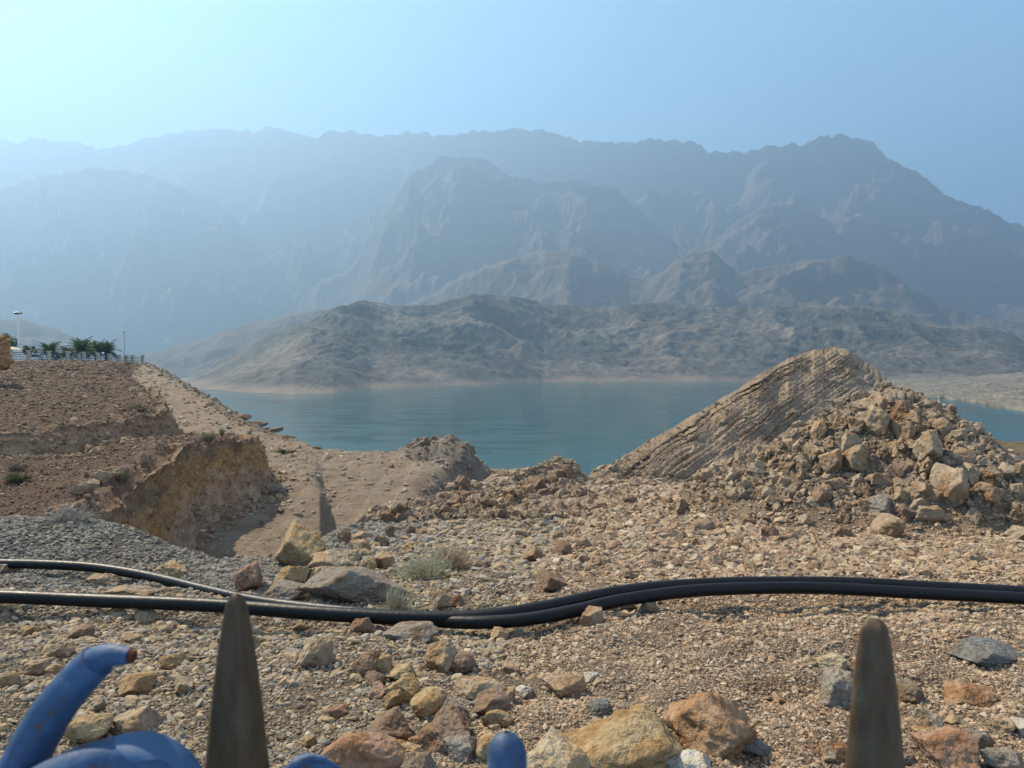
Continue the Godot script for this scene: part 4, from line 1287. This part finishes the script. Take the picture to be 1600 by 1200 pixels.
func make_fence() -> void:
	var blue := flat_mat("blue paint", Color.WHITE, 0.6, 0.4)
	blue.heightmap_enabled = true
	blue.heightmap_texture = M.relief
	blue.heightmap_scale = 0.12
	blue.uv1_triplanar = true
	blue.uv1_scale = Vector3.ONE * 9.0
	var pb := lin(0.025, 0.062, 0.138)
	blue.albedo_texture = noise_tex(0.011, 44, [[0.0, lin(0.08, 0.036, 0.02)], [0.20, lin(0.06, 0.03, 0.02)], [0.21, pb * 0.85], [0.5, pb], [0.75, pb * 1.08], [0.82, lin(0.05, 0.095, 0.17)], [1.0, lin(0.065, 0.11, 0.18)]], 5, 512)
	var rust := flat_mat("rusted end", lin(0.07, 0.028, 0.016), 0.9, 0.2)
	var iron := flat_mat("weathered iron", Color.WHITE, 0.62, 0.4)
	iron.uv1_triplanar = true
	iron.uv1_scale = Vector3(20.0, 6.0, 20.0)
	iron.albedo_texture = noise_tex(0.009, 47, [[0.0, lin(0.025, 0.014, 0.007)], [0.3, lin(0.053, 0.027, 0.011)], [0.48, lin(0.062, 0.036, 0.016)], [0.62, lin(0.062, 0.042, 0.020)], [0.74, lin(0.077, 0.056, 0.031)], [0.82, lin(0.046, 0.043, 0.037)], [1.0, lin(0.074, 0.062, 0.046)]], 5, 512)
	iron.heightmap_enabled = true
	iron.heightmap_texture = M.relief
	iron.heightmap_scale = 0.10
	var at := at_px(800, 1330, 0.42)
	var t := thing("ornamental_fence", at, "battered iron fence close to the lens with two brown spikes and broken blue scrolls", "fence")
	# spikes: four softened faces, drawn out to a blunt tip
	for q in [[369.0, 926.0, 0.40, 89.0, 15.0, 0.35], [1366.0, 966.0, 0.41, 92.0, 28.0, 0.55]]:
		var tip := at_px(q[0], q[1], q[2])
		var foot := at_px(q[0] + 2.0, 1335.0, q[2])
		var r1: float = q[3] * q[2] / F * 0.55
		var r0: float = q[4] * q[2] / F * 0.5
		var v := PackedVector3Array()
		var n := 40
		var sides := 32
		for j in n:
			var k := j / float(n - 1)
			var kk := pow(k, 1.5)
			var y := lerpf(tip.y, foot.y, kk)
			var c := tip.lerp(foot, kk)
			var r := lerpf(r0, r1, pow(kk, 0.66)) * sqrt(clampf(1.0 - pow(1.0 - clampf(kk / 0.045, 0, 1), 2.0), 0.0, 1.0))
			for i in sides + 1:
				var w: float = TAU * i / sides + q[5]
				var f := pow(pow(absf(cos(w - q[5])), 6.0) + pow(absf(sin(w - q[5])), 6.0), -1.0 / 6.0)
				v.append(Vector3(c.x + cos(w) * r * f, y, c.z + sin(w) * r * f * 0.9) - at)
		var sp := part("spike", grid_mesh(v, sides + 1, n, PackedColorArray(), false), iron, t)
		sp.set_meta("label", "brown iron spike, the left one, pointing straight up" if q[0] < 800.0 else "olive brown iron spike, the right one, pointing straight up")
	# the long blue bar with the broken end
	var pts := []
	for q in [[-20, 1330], [18, 1240], [48, 1172], [82, 1112], [120, 1065], [152, 1033]]:
		pts.append(at_px(q[0], q[1], 0.38) - at)
	var path := spline(pts, 8)
	var rad := PackedFloat32Array()
	for i in path.size(): rad.append(lerpf(39.0, 27.5, i / float(path.size() - 1)) * 0.38 / F)
	var bar := part("curved_bar", tube(path, rad, 24), blue, t)
	var e := [at_px(147, 1038, 0.38) - at, at_px(160, 1029, 0.38) - at, at_px(177, 1024, 0.379) - at, at_px(203, 1025, 0.378) - at]
	var ep := spline(e, 5)
	var er := PackedFloat32Array()
	for i in ep.size(): er.append(lerpf(27.0, 12.5, i / float(ep.size() - 1)) * 0.38 / F)
	part("crimped_end", tube(ep, er, 24), blue, bar)
	var rp := PackedVector3Array([at_px(202.5, 1025, 0.378) - at, at_px(210.5, 1026, 0.378) - at])
	part("rusty_break", tube(rp, PackedFloat32Array([11.8 * 0.38 / F, 9.0 * 0.38 / F]), 18), rust, bar)
	# the bent bar at the bottom, its top hammered flat and worn pale
	var worn := flat_mat("worn pale blue paint", lin(0.055, 0.115, 0.215), 0.65, 0.35)
	worn.uv1_triplanar = true
	worn.uv1_scale = Vector3.ONE * 9.0
	worn.albedo_texture = noise_tex(0.012, 46, [[0.0, g(0.6)], [0.4, g(0.9)], [1.0, g(1.0)]], 4, 256)
	pts = []
	for q in [[-60, 1330], [0, 1275], [60, 1233], [120, 1204], [176, 1187], [222, 1184], [256, 1199], [280, 1228], [292, 1275], [296, 1330]]:
		pts.append(at_px(q[0], q[1], 0.36) - at)
	path = spline(pts, 8)
	var v2 := PackedVector3Array()
	var v3 := PackedVector3Array()
	for i in path.size():
		var k := i / float(path.size() - 1)
		var r := 33.0 * 0.36 / F
		var sq := lerpf(2.2, 4.5, smoothstep(0.45, 0.6, k))
		var tg := (path[mini(i + 1, path.size() - 1)] - path[maxi(i - 1, 0)]).normalized()
		var up := Vector3(-tg.y, tg.x, 0).normalized()
		for st in 33:
			var w := TAU * st / 32.0
			var f := pow(pow(absf(cos(w + 0.35)), sq) + pow(absf(sin(w + 0.35)), sq), -1.0 / sq)
			v2.append(path[i] + up * sin(w) * r * f + Vector3(0, 0, cos(w) * r * f))
		if k > 0.47 and k < 0.86:
			var kk := (k - 0.47) / 0.39
			for st in 13:
				var w := lerpf(0.55 - 0.25 * sin(kk * 9.0) + 0.5 * (1.0 - smoothstep(0.0, 0.25, kk)), 1.75, st / 12.0)
				var f := pow(pow(absf(cos(w + 0.35)), sq) + pow(absf(sin(w + 0.35)), sq), -1.0 / sq) * 1.025
				v3.append(path[i] + up * sin(w) * r * f + Vector3(0, 0, cos(w) * r * f))
	var bent := part("bent_bar", grid_mesh(v2, 33, path.size(), PackedColorArray(), false), blue, t)
	part("worn_face", grid_mesh(v3, 13, int(v3.size() / 13.0), PackedColorArray(), false), worn, bent)
	# the small scroll and the spear tip
	pts = []
	for q in [[420, 1300], [432, 1235], [455, 1203], [483, 1193], [508, 1196], [525, 1215]]:
		pts.append(at_px(q[0], q[1], 0.40) - at)
	path = spline(pts, 8)
	rad = PackedFloat32Array()
	for i in path.size(): rad.append((13.0 + 3.0 * sin(i * 0.35)) * 0.40 / F)
	var scroll := part("scroll", tube(path, rad, 20), blue, t)
	part("torn_edge", tube(PackedVector3Array([at_px(468, 1190, 0.399) - at, at_px(488, 1183, 0.397) - at, at_px(511, 1186, 0.397) - at]), PackedFloat32Array([7.0 * 0.4 / F, 6.0 * 0.4 / F, 4.0 * 0.4 / F]), 10), blue, scroll)
	var tv := PackedVector3Array()
	for j in 24:
		var k := j / 23.0
		var c := at_px(lerpf(791, 795, k), lerpf(1144, 1330, pow(k, 1.4)), 0.41) - at
		var r := 29.0 * 0.41 / F * tab([[0.0, 0.12], [0.05, 0.36], [0.1, 0.62], [0.2, 0.9], [0.3, 1.0], [1.0, 1.08]], k)
		r = maxf(r, 0.0004 if j == 0 else 0.0032)
		for i in 33:
			var w := TAU * i / 32.0
			var f := pow(pow(absf(cos(w + 0.6)), 2.5) + pow(absf(sin(w + 0.6)), 2.5), -1.0 / 2.5)
			tv.append(c + Vector3(cos(w) * r * f, 0, sin(w) * r * f))
	part("spear_tip", grid_mesh(tv, 33, 24, PackedColorArray(), false), blue, t)
	# the rail that carries them, just under the picture, on two posts
	var y := -0.006
	part("rail", box(Vector3(0.86, 0.026, 0.03)), blue, t, Vector3(0, y - 0.02, 0.0))
	for sx in [-0.36, 0.36]:
		var h := at.y - 0.02
		part("post", box(Vector3(0.032, h, 0.032)), blue, t, Vector3(sx, -h / 2.0 - 0.035, 0.0))

# ---------------------------------------------------------------- plants and rods
func blades(n: int, size: Vector3, width: float, s: int, droop: float) -> ArrayMesh:
	# wiry twigs that leave a few crowded stems, each with side twigs
	var r := RandomNumberGenerator.new()
	r.seed = s
	var v := PackedVector3Array()
	var idx := PackedInt32Array()
	var stems := maxi(int(n / 14.0), 6)
	for i in stems:
		var a := r.randf() * TAU
		var q := sqrt(r.randf())
		var root := Vector3(cos(a) * q * size.x * 0.22, 0, sin(a) * q * size.z * 0.22)
		var tip := Vector3(cos(a) * q * size.x * 0.52 + r.randfn(0, 0.06) * size.x, size.y * r.randf_range(0.55, 1.0) * (1.0 - 0.4 * q * q), sin(a) * q * size.z * 0.52 + r.randfn(0, 0.06) * size.z)
		for b in 15:
			var from := root
			var to := tip
			if b:
				var t := r.randf_range(0.25, 0.95)
				from = root.lerp(tip, t)
				to = from + (tip - root) * r.randf_range(0.15, 0.4) + Vector3(r.randfn(0, 0.11) * size.x, r.randf_range(-0.02, 0.16) * size.y, r.randfn(0, 0.11) * size.z)
			var side := Vector3(r.randfn(), r.randfn() * 0.4, r.randfn()).normalized() * width * (1.0 if b == 0 else 0.75)
			var bend := Vector3(r.randfn(0, 0.05) * size.x, droop * -0.1 * size.y, r.randfn(0, 0.05) * size.z)
			var k := v.size()
			for j in 3:
				var t := j / 2.0
				var p := from.lerp(to, t) + bend * sin(t * PI)
				var w := side * (1.0 - 0.7 * t)
				v.append(p - w); v.append(p + w)
				if j < 2:
					var o := k + j * 2
					idx.append_array([o, o + 2, o + 1, o + 1, o + 2, o + 3])
	return arrays_mesh(v, PackedVector3Array(), idx)

func shrub(px: float, py: float, w: float, h: float, tone: Color, n: int, label: String, called := "shrub", width := 0.0008) -> void:
	var p := hit(px, py + h * 0.5)
	var d := -p.z
	var t := thing(called, p + Vector3(0, -0.02, 0), label, called.replace("_", " "))
	var m := flat_mat("leaves of " + label, tone, 0.8, 0.2)
	m.backlight_enabled = true
	m.backlight = tone * 0.7
	var sz := Vector3(w * d / F, h * d / F, w * d / F * 0.8)
	part("twigs", blades(n, sz, width * d, int(px) + 3, 0.5), m, t)
	var dry := flat_mat("stalks of " + label, lin(0.22, 0.16, 0.10), 0.9, 0.2)
	part("stalks", blades(int(n / 5.0), sz * Vector3(0.8, 0.8, 0.8), width * d * 0.9, int(px) + 9, 0.3), dry, t)

func make_plants() -> void:
	shrub(662, 882, 92, 52, lin(0.27, 0.27, 0.19), 520, "feathery grey green shrub on the rubble behind the pipes")
	shrub(622, 938, 60, 48, lin(0.26, 0.255, 0.175), 360, "wispy green shrub growing beside the large grey slab at the pipe")
	shrub(705, 868, 64, 44, lin(0.33, 0.25, 0.18), 700, "dry straw coloured tuft at the right side of the feathery shrub", "dry_grass")
	shrub(28, 746, 34, 20, lin(0.075, 0.085, 0.04), 500, "dark green low bush on the left slope near the left edge", "shrub", 0.0007)
	shrub(28, 728, 34, 14, lin(0.15, 0.125, 0.09), 350, "grey brown bush just above the dark green bush at left", "shrub", 0.0007)
	shrub(190, 752, 26, 20, lin(0.10, 0.10, 0.045), 300, "olive bush beside the boulder cluster on the left slope", "shrub", 0.0007)
	shrub(214, 636, 34, 14, lin(0.10, 0.105, 0.055), 260, "low green bush at the top edge of the ochre bank", "shrub", 0.0007)
	shrub(348, 676, 10, 14, lin(0.12, 0.15, 0.05), 120, "small bright green bush on the track rim above the cut bank", "shrub", 0.0007)
	shrub(395, 694, 14, 9, lin(0.08, 0.09, 0.04), 120, "dark green tuft on the track right of the cut bank", "shrub", 0.0007)
	shrub(448, 704, 40, 8, lin(0.09, 0.095, 0.04), 200, "long low dark green strip of weeds on the track", "weeds", 0.0007)
	shrub(496, 699, 18, 6, lin(0.12, 0.14, 0.05), 100, "small green weeds at the lake rim of the track", "weeds", 0.0007)
	shrub(326, 686, 30, 16, lin(0.14, 0.14, 0.095), 240, "grey green bush on top of the cut bank", "shrub", 0.0007)
	shrub(1418, 606, 22, 8, lin(0.12, 0.12, 0.04), 150, "green tuft growing at the top of the boulder heap", "shrub", 0.0007)
	shrub(105, 802, 70, 30, lin(0.24, 0.22, 0.20), 600, "tangle of bleached grey dead twigs behind the gravel bank at left", "dead_brush", 0.0007)
	shrub(122, 764, 50, 24, lin(0.14, 0.115, 0.085), 300, "dark dry bush above the bleached dead twigs", "shrub", 0.0007)
	shrub(430, 765, 34, 16, lin(0.22, 0.21, 0.19), 200, "grey dead twigs lying on the dug track", "dead_brush", 0.0007)
	var rod := flat_mat("rusty rod", lin(0.035, 0.024, 0.02), 0.8, 0.3)
	var a := hit(469, 932)
	var d := -a.z
	var p := PackedVector3Array([at_px(469, 934, d), at_px(478, 910, d + 0.05), at_px(486, 889, d + 0.1)])
	top("iron_rod", tube(p, same(0.0095, 3), 8), rod, "thin dark iron rod sticking up beside the large grey slab", "rod")

# ---------------------------------------------------------------- the promenade
func make_promenade() -> void:
	var stone_m := flat_mat("painted concrete", lin(0.42, 0.37, 0.29), 0.85, 0.2)
	var blue := flat_mat("navy railing", lin(0.05, 0.075, 0.13), 0.5)
	var white := flat_mat("white paint", lin(0.75, 0.75, 0.72), 0.5)
	var dark := flat_mat("dark metal", lin(0.03, 0.035, 0.045), 0.5)
	var line := []
	for q in [[-150, 560.5, 74.0], [-60, 560.5, 76.0], [16, 561, 78.0], [45, 561, 80.0], [77, 561.5, 82.0], [106, 561.5, 84.5], [131, 562, 87.0], [153, 563, 89.5], [171, 564, 92.0], [186, 565, 94.5], [198, 565.5, 97.0], [207, 565, 100.0], [223, 564, 104.0]]:
		line.append(at_px(q[0], q[1] + 5.0, q[2]))
	var t := thing("promenade_railing", line[0], "cream concrete posts with dark blue rails along the hilltop promenade", "railing")
	for i in line.size():
		var p: Vector3 = line[i] - line[0]
		var post := part("post", box(Vector3(0.30, 1.25, 0.30)), stone_m, t, p + Vector3(0, 0.55, 0))
		part("cap", box(Vector3(0.40, 0.09, 0.40)), stone_m, post, Vector3(0, 0.665, 0))
		if i:
			var q: Vector3 = line[i - 1] - line[0]
			var len := p.distance_to(q)
			for y in [0.32, 0.56, 0.80, 0.99]:
				var r := part("rail", box(Vector3(len - 0.3, 0.07, 0.05)), blue, t, (p + q) * 0.5 + Vector3(0, y, 0))
				r.basis = Basis.looking_at((p - q).normalized(), Vector3.UP) * Basis(Vector3.UP, PI / 2)
			var w := part("kerb_wall", box(Vector3(len, 1.2, 0.26)), stone_m, t, (p + q) * 0.5 + Vector3(0, -0.48, 0))
			w.basis = Basis.looking_at((p - q).normalized(), Vector3.UP) * Basis(Vector3.UP, PI / 2)
	# lamp masts
	var foot := at_px(30, 566, 88.0)
	var o := thing("floodlight_mast", foot, "tall thin mast with a row of floodlights above the promenade at far left", "lamp post")
	part("mast", tube(PackedVector3Array([Vector3.ZERO, Vector3(0, 5.5, 0)]), PackedFloat32Array([0.09, 0.06]), 10), white, o)
	part("crossbar", box(Vector3(0.62, 0.06, 0.06)), dark, o, Vector3(0, 5.5, 0))
	for k in 4:
		var fl := part("floodlight", box(Vector3(0.14, 0.2, 0.2)), dark, o, Vector3(-0.36 + 0.24 * k, 5.62 + 0.03 * (k % 2), 0))
		fl.rotation = Vector3(0.5, 0.2 * k, 0)
	foot = at_px(194.5, 566, 104.0)
	o = thing("floodlight_mast", foot, "distant thin mast with a small dark lamp above the railing's right end", "lamp post")
	part("mast", tube(PackedVector3Array([Vector3.ZERO, Vector3(0, 4.0, 0)]), PackedFloat32Array([0.05, 0.035]), 8), flat_mat("grey mast", lin(0.2, 0.22, 0.25)), o)
	part("lamp_head", rock(90, 2, 12, 8.0, 0.0, 0.7), dark, o, Vector3(0, 4.05, 0)).scale = Vector3.ONE * 0.13
	for q in [[108.0, 88.0, "white globe lamp on a short post right of the first palm"], [161.0, 94.0, "white globe lamp in front of the two right hand palms"]]:
		foot = at_px(q[0], 566, q[1])
		o = thing("globe_lamp", foot, q[2], "lamp post", "")
		part("post", tube(PackedVector3Array([Vector3.ZERO, Vector3(0, 0.95, 0)]), same(0.05, 2), 8), white, o)
		var s := SphereMesh.new()
		s.radius = 0.16
		s.height = 0.3
		part("globe", s, white, o, Vector3(0, 1.1, 0))
	# sunshade
	foot = at_px(20, 566, 86.0)
	o = thing("sunshade", foot, "pale square sunshade roof by the foot of the floodlight mast", "shelter")
	var roof := CylinderMesh.new()
	roof.top_radius = 0.15
	roof.bottom_radius = 1.05
	roof.height = 0.32
	roof.radial_segments = 4
	roof.rings = 1
	part("roof", roof, flat_mat("sunshade cloth", lin(0.42, 0.36, 0.27), 0.9), o, Vector3(-0.1, 1.58, 0)).rotation.y = 0.7
	part("pole", tube(PackedVector3Array([Vector3.ZERO, Vector3(0, 1.5, 0)]), same(0.05, 2), 8), white, o)
	# parked cars
	for q in [[61.0, 92.0, "white parked car half hidden behind the railing, left of the first palm", lin(0.7, 0.7, 0.7)], [82.0, 95.0, "silver parked car half hidden behind the railing below the first palm", lin(0.5, 0.52, 0.55)]]:
		foot = at_px(q[0], 566, q[1]) + Vector3(0, 0.02, 0)
		o = thing("parked_car", foot, q[2], "car", "")
		var paint := flat_mat("car paint", q[3], 0.25)
		var hull := CSGPolygon3D.new()
		hull.name = "body"
		hull.polygon = PackedVector2Array([Vector2(-1.15, 0.14), Vector2(1.15, 0.14), Vector2(1.2, 0.42), Vector2(1.05, 0.55), Vector2(0.62, 0.62), Vector2(0.3, 0.92), Vector2(-0.55, 0.94), Vector2(-0.95, 0.66), Vector2(-1.2, 0.58), Vector2(-1.22, 0.3)])
		hull.depth = 0.95
		hull.material = paint
		hull.position.z = 0.47
		o.add_child(hull, true)
		for z in [0.476, -0.486]:
			var win := CSGPolygon3D.new()
			win.name = "side_window" if z > 0 else "side_window_001"
			win.polygon = PackedVector2Array([Vector2(-0.75, 0.66), Vector2(0.46, 0.66), Vector2(0.24, 0.87), Vector2(-0.5, 0.88)])
			win.depth = 0.01
			win.material = dark
			win.position.z = z + 0.005
			o.add_child(win, true)
		for wx in [-0.72, 0.75]:
			for wz in [-0.45, 0.45]:
				var wh := CylinderMesh.new()
				wh.top_radius = 0.19
				wh.bottom_radius = 0.19
				wh.height = 0.12
				part("wheel", wh, dark, o, Vector3(wx, 0.19, wz)).rotation.x = PI / 2
	# palms
	var frond_m := flat_mat("palm fronds", lin(0.05, 0.085, 0.045), 0.6, 0.3)
	frond_m.backlight_enabled = true
	frond_m.backlight = Color(0.15, 0.22, 0.08)
	var trunk_m := flat_mat("palm trunk", lin(0.12, 0.09, 0.06), 0.95, 0.1)
	var fm := []
	for k in 3:
		fm.append(frond(k))
	for q in [[77.0, 541.0, 90.0, 1.15, "small palm standing left of centre behind the railing"], [107.0, 545.0, 93.0, 1.0, "short palm right beside the left globe lamp"], [128.0, 538.0, 92.0, 1.35, "tallest palm, with fronds spread in a fan, in the middle of the row"], [150.0, 541.0, 95.0, 1.25, "left one of the two dense palms at the row's right end"], [166.0, 541.0, 96.0, 1.3, "rightmost palm of the row behind the railing"]]:
		foot = at_px(q[0], 567, q[2])
		var crown := at_px(q[0], q[1] + 9.0, q[2]) - foot
		o = thing("palm_tree", foot, q[4], "palm tree", "")
		part("trunk", tube(PackedVector3Array([Vector3.ZERO, crown * 0.5 + Vector3(0.03, 0, 0), crown]), PackedFloat32Array([0.17, 0.14, 0.13]), 10), trunk_m, o)
		for k in 40:
			var f := part("frond", fm[k % 3], frond_m, o, crown)
			f.basis = Basis(Vector3.UP, k * 2.39996 + rng.randf()) * Basis(Vector3(0, 0, 1), lerpf(1.3, -0.5, k / 39.0)) * Basis.from_scale(Vector3.ONE * 1.2 * float(q[3]) * rng.randf_range(0.85, 1.1))
	# broad leaved trees
	for q in [[15.0, 535.0, 34.0, 26.0, 93.0, lin(0.05, 0.085, 0.03), "bright green leafy tree behind the sunshade at far left"], [43.0, 550.0, 18.0, 18.0, 92.0, lin(0.05, 0.07, 0.035), "dark reddish green bush right of the floodlight mast"], [92.0, 555.0, 22.0, 10.0, 94.0, lin(0.05, 0.07, 0.03), "low clipped green bush between the palms"]]:
		foot = at_px(q[0], 567, q[4])
		var c := at_px(q[0], q[1], q[4]) - foot
		o = thing("leafy_tree" if q[1] < 545.0 else "bush", foot, q[6], "tree" if q[1] < 545.0 else "bush", "")
		part("trunk", tube(PackedVector3Array([Vector3.ZERO, c]), PackedFloat32Array([0.1, 0.05]), 8), trunk_m, o)
		var lm := flat_mat("leaves", q[5], 0.6, 0.3)
		lm.backlight_enabled = true
		lm.backlight = Color(0.16, 0.24, 0.06)
		part("crown", leaves(int(q[0]), 1600, Vector3(q[2], q[3], q[2]) * float(q[4]) / F * 0.5), lm, o, c)
	# the orange earth stack at the left edge
	var st := stone(-22, 548, 66, 66, "ochre", "orange earth pinnacle cut off by the left edge below the leafy tree", "", "round", "earth_pinnacle")
	st.mesh = shape("crag", 4)
	st.material_override = earth_mat("orange earth", lin(0.42, 0.22, 0.095), M.grain, null, M.relief, 1.0, 1.0, 6.0)
	st.position = at_px(-33, 550, 40.0)
	st.basis = Basis.from_scale(Vector3(1.2, 1.25, 1.2))

func frond(s: int) -> ArrayMesh:
	var r := RandomNumberGenerator.new()
	r.seed = s + 70
	var v := PackedVector3Array()
	var n := PackedVector3Array()
	var idx := PackedInt32Array()
	for i in 26:
		var t := i / 25.0
		var c := Vector3(t, 0.16 * sin(t * 2.2) - 0.45 * t * t, 0)
		for sd in [-1.0, 1.0]:
			var len := 0.34 * sin(PI * clampf(t * 0.85 + 0.12, 0, 1)) * r.randf_range(0.8, 1.1)
			var tipp := c + Vector3(0.18, -0.08 - 0.1 * r.randf(), sd * len)
			var k := v.size()
			v.append(c); v.append(c + Vector3(0.05, 0, 0)); v.append(tipp)
			for q in 3: n.append(Vector3(0, 1, sd * 0.3).normalized())
			idx.append_array([k, k + 1, k + 2])
	return arrays_mesh(v, PackedVector3Array(), idx)

func leaves(s: int, count: int, size: Vector3) -> ArrayMesh:
	var r := RandomNumberGenerator.new()
	r.seed = s
	var v := PackedVector3Array()
	var n := PackedVector3Array()
	var idx := PackedInt32Array()
	var lumps := []
	for i in 14:
		lumps.append(Vector3(r.randfn(0, 0.45), r.randfn(0.05, 0.4), r.randfn(0, 0.45)))
	for i in count:
		var c: Vector3 = lumps[r.randi() % 14] + Vector3(r.randfn(0, 0.17), r.randfn(0, 0.15), r.randfn(0, 0.17))
		c *= size
		var a := Vector3(r.randfn(), r.randfn(), r.randfn()).normalized()
		var b := a.cross(Vector3(r.randfn(), r.randfn(), r.randfn())).normalized()
		var w := 0.05 + r.randf() * 0.05
		var k := v.size()
		v.append(c - a * w); v.append(c + b * w * 0.6); v.append(c + a * w); v.append(c - b * w * 0.6)
		for q in 4: n.append(a.cross(b))
		idx.append_array([k, k + 1, k + 2, k, k + 2, k + 3])
	return arrays_mesh(v, PackedVector3Array(), idx)

func _ready() -> void:
	rng.seed = 20
	cam_basis = Basis(Vector3.RIGHT, -PITCH)
	var cam := Camera3D.new()
	cam.name = "camera"
	cam.position = Vector3(0, EYE, 0)
	cam.basis = cam_basis
	cam.keep_aspect = Camera3D.KEEP_HEIGHT
	var lens := CameraAttributesPhysical.new()
	lens.frustum_focal_length = 24.0
	lens.exposure_aperture = 16.0
	lens.frustum_focus_distance = 9.0
	lens.frustum_near = 0.05
	lens.frustum_far = 12000.0
	cam.attributes = lens
	cam.fov = 53.13
	cam.near = 0.05
	cam.far = 12000.0
	add_child(cam)
	# sun: high, ahead and to the left
	var sun := DirectionalLight3D.new()
	sun.name = "sun"
	sun.light_energy = SUN_E
	sun.light_color = Color(1.0, 0.935, 0.825)
	sun.light_angular_distance = 0.5
	sun.shadow_enabled = true
	add_child(sun)
	sun.look_at_from_position(sun_dir(), Vector3.ZERO)
	var env := Environment.new()
	env.background_mode = Environment.BG_SKY
	env.sky = Sky.new()
	env.sky.sky_material = make_sky()
	env.background_energy_multiplier = 1.0
	env.tonemap_mode = Environment.TONE_MAPPER_LINEAR
	env.tonemap_exposure = EXPOSURE
	env.volumetric_fog_enabled = true
	env.volumetric_fog_density = HAZE
	env.volumetric_fog_albedo = HAZE_COLOR
	env.volumetric_fog_anisotropy = 0.47
	env.volumetric_fog_length = 1024.0
	env.sdfgi_enabled = true
	env.ssao_enabled = true
	env.ssil_enabled = true
	var we := WorldEnvironment.new()
	we.name = "environment"
	we.environment = env
	add_child(we)
	noise.fractal_octaves = 3
	noise.frequency = 1.0
	ridged.frequency = 1.0
	ridged.fractal_type = FastNoiseLite.FRACTAL_RIDGED
	ridged.fractal_octaves = 3
	cells.frequency = 1.0
	cells.noise_type = FastNoiseLite.TYPE_CELLULAR
	cells.cellular_return_type = FastNoiseLite.RETURN_CELL_VALUE
	cells.fractal_type = FastNoiseLite.FRACTAL_NONE
	var t0 := Time.get_ticks_msec()
	make_materials()
	make_ground()
	print("ground ", Time.get_ticks_msec() - t0)
	make_lake()
	make_mountains()
	make_mound()
	print("hills ", Time.get_ticks_msec() - t0)
	cut_face(PackedVector2Array([Vector2(-14, 15.15), Vector2(-12, 15.2), plan(60, 16), plan(180, 18), plan(262, 23), plan(292, 26), plan(332, 27.6), plan(372, 29), plan(402, 31), plan(396, 34), plan(350, 38)]), 1.3, 0.45, 0.8,
		func(p: Vector2) -> float: return tab(TIERH, p.y), func(p: Vector2) -> float: return tab(FLOOR, p.y), [Color(0.30, 0.205, 0.135), Color(0.50, 0.30, 0.14), Color(0.52, 0.375, 0.255)], 5, "tall orange brown cut bank of earth, streaked by rain, beside the dug track")
	cut_face(PackedVector2Array([Vector2(-30, 23.3), plan(40, 24), plan(130, 25.5), plan(200, 28), plan(262, 30.5), plan(256, 34), plan(243, 40)]), 1.2, 0.3, 0.65,
		func(p: Vector2) -> float: return tab(HILLH, p.y) - 0.1, func(p: Vector2) -> float: return tab(TIERH, p.y), [Color(0.28, 0.19, 0.13), Color(0.38, 0.25, 0.15), Color(0.40, 0.28, 0.175)], 9, "lower ochre earth bank above the ledge at left")
	print("cuts ", Time.get_ticks_msec() - t0)
	make_fence()
	make_pipes()
	make_rocks()
	print("rocks ", Time.get_ticks_msec() - t0)
	make_promenade()
	make_plants()
	scatter()
	print("all ", Time.get_ticks_msec() - t0)

const SUN_E := 1.6
const EXPOSURE := 2.75
const HAZE := 0.00034
const HAZE_COLOR := Color(0.655, 0.82, 1.0)

func sun_dir() -> Vector3:       # towards the sun
	var az := deg_to_rad(-52.0)
	var el := deg_to_rad(47.0)
	return Vector3(sin(az) * cos(el), sin(el), -cos(az) * cos(el))

func make_sky() -> PanoramaSkyMaterial:
	var w := 1536
	var h := 768
	var px := PackedFloat32Array()
	px.resize(w * h * 3)
	var s := sun_dir()
	var cn := FastNoiseLite.new()
	cn.seed = 8
	cn.frequency = 1.0
	cn.fractal_octaves = 4
	# thin wisps of cloud: direction as a pixel of the photograph, and size
	var wisps := []
	for q in [[893.0, 20.0, 0.012], [608.0, 148.0, 0.011], [1070.0, 146.0, 0.022], [120.0, 40.0, 0.08]]:
		var c := (cam_basis * Vector3((q[0] - 800.0) / F, (600.0 - q[1]) / F, -1.0)).normalized()
		wisps.append([c, q[2]])
	for j in h:
		var up := PI / 2.0 - (j + 0.5) / h * PI
		var y := maxf(sin(up), 0.0)
		var low := exp(-y * 2.4)
		for i in w:
			var a := (i + 0.5) / w * TAU - PI      # 0 is straight ahead (-z)
			var k := (j * w + i) * 3
			if up < -0.1:
				px[k] = 0.22; px[k + 1] = 0.24; px[k + 2] = 0.26
				continue
			var dir := Vector3(sin(a) * cos(up), sin(up), -cos(a) * cos(up))
			var c := dir.dot(s)
			var glow := 0.5 * pow(maxf(1.12 - c, 0.02) / 0.5, -1.3)
			var r := 0.20 * low + glow * 0.145
			var gg := 0.01 + 0.52 * low + glow * 0.105
			var b := 0.03 + 0.80 * low + glow * 0.095
			for q in wisps:
				var e: float = dir.dot(q[0])
				if e > 0.99:
					var off := acos(minf(e, 1.0)) / float(q[1])
					if off < 2.5:
						var m := exp(-off * off) * clampf(0.25 + 1.6 * cn.get_noise_3dv(dir * 0.6 / float(q[1])), 0, 1) * 1.3
						r += m; gg += m * 0.95; b += m * 0.8
			px[k] = r; px[k + 1] = gg; px[k + 2] = b
	var m := PanoramaSkyMaterial.new()
	m.panorama = ImageTexture.create_from_image(Image.create_from_data(w, h, false, Image.FORMAT_RGBF, px.to_byte_array()))
	return m
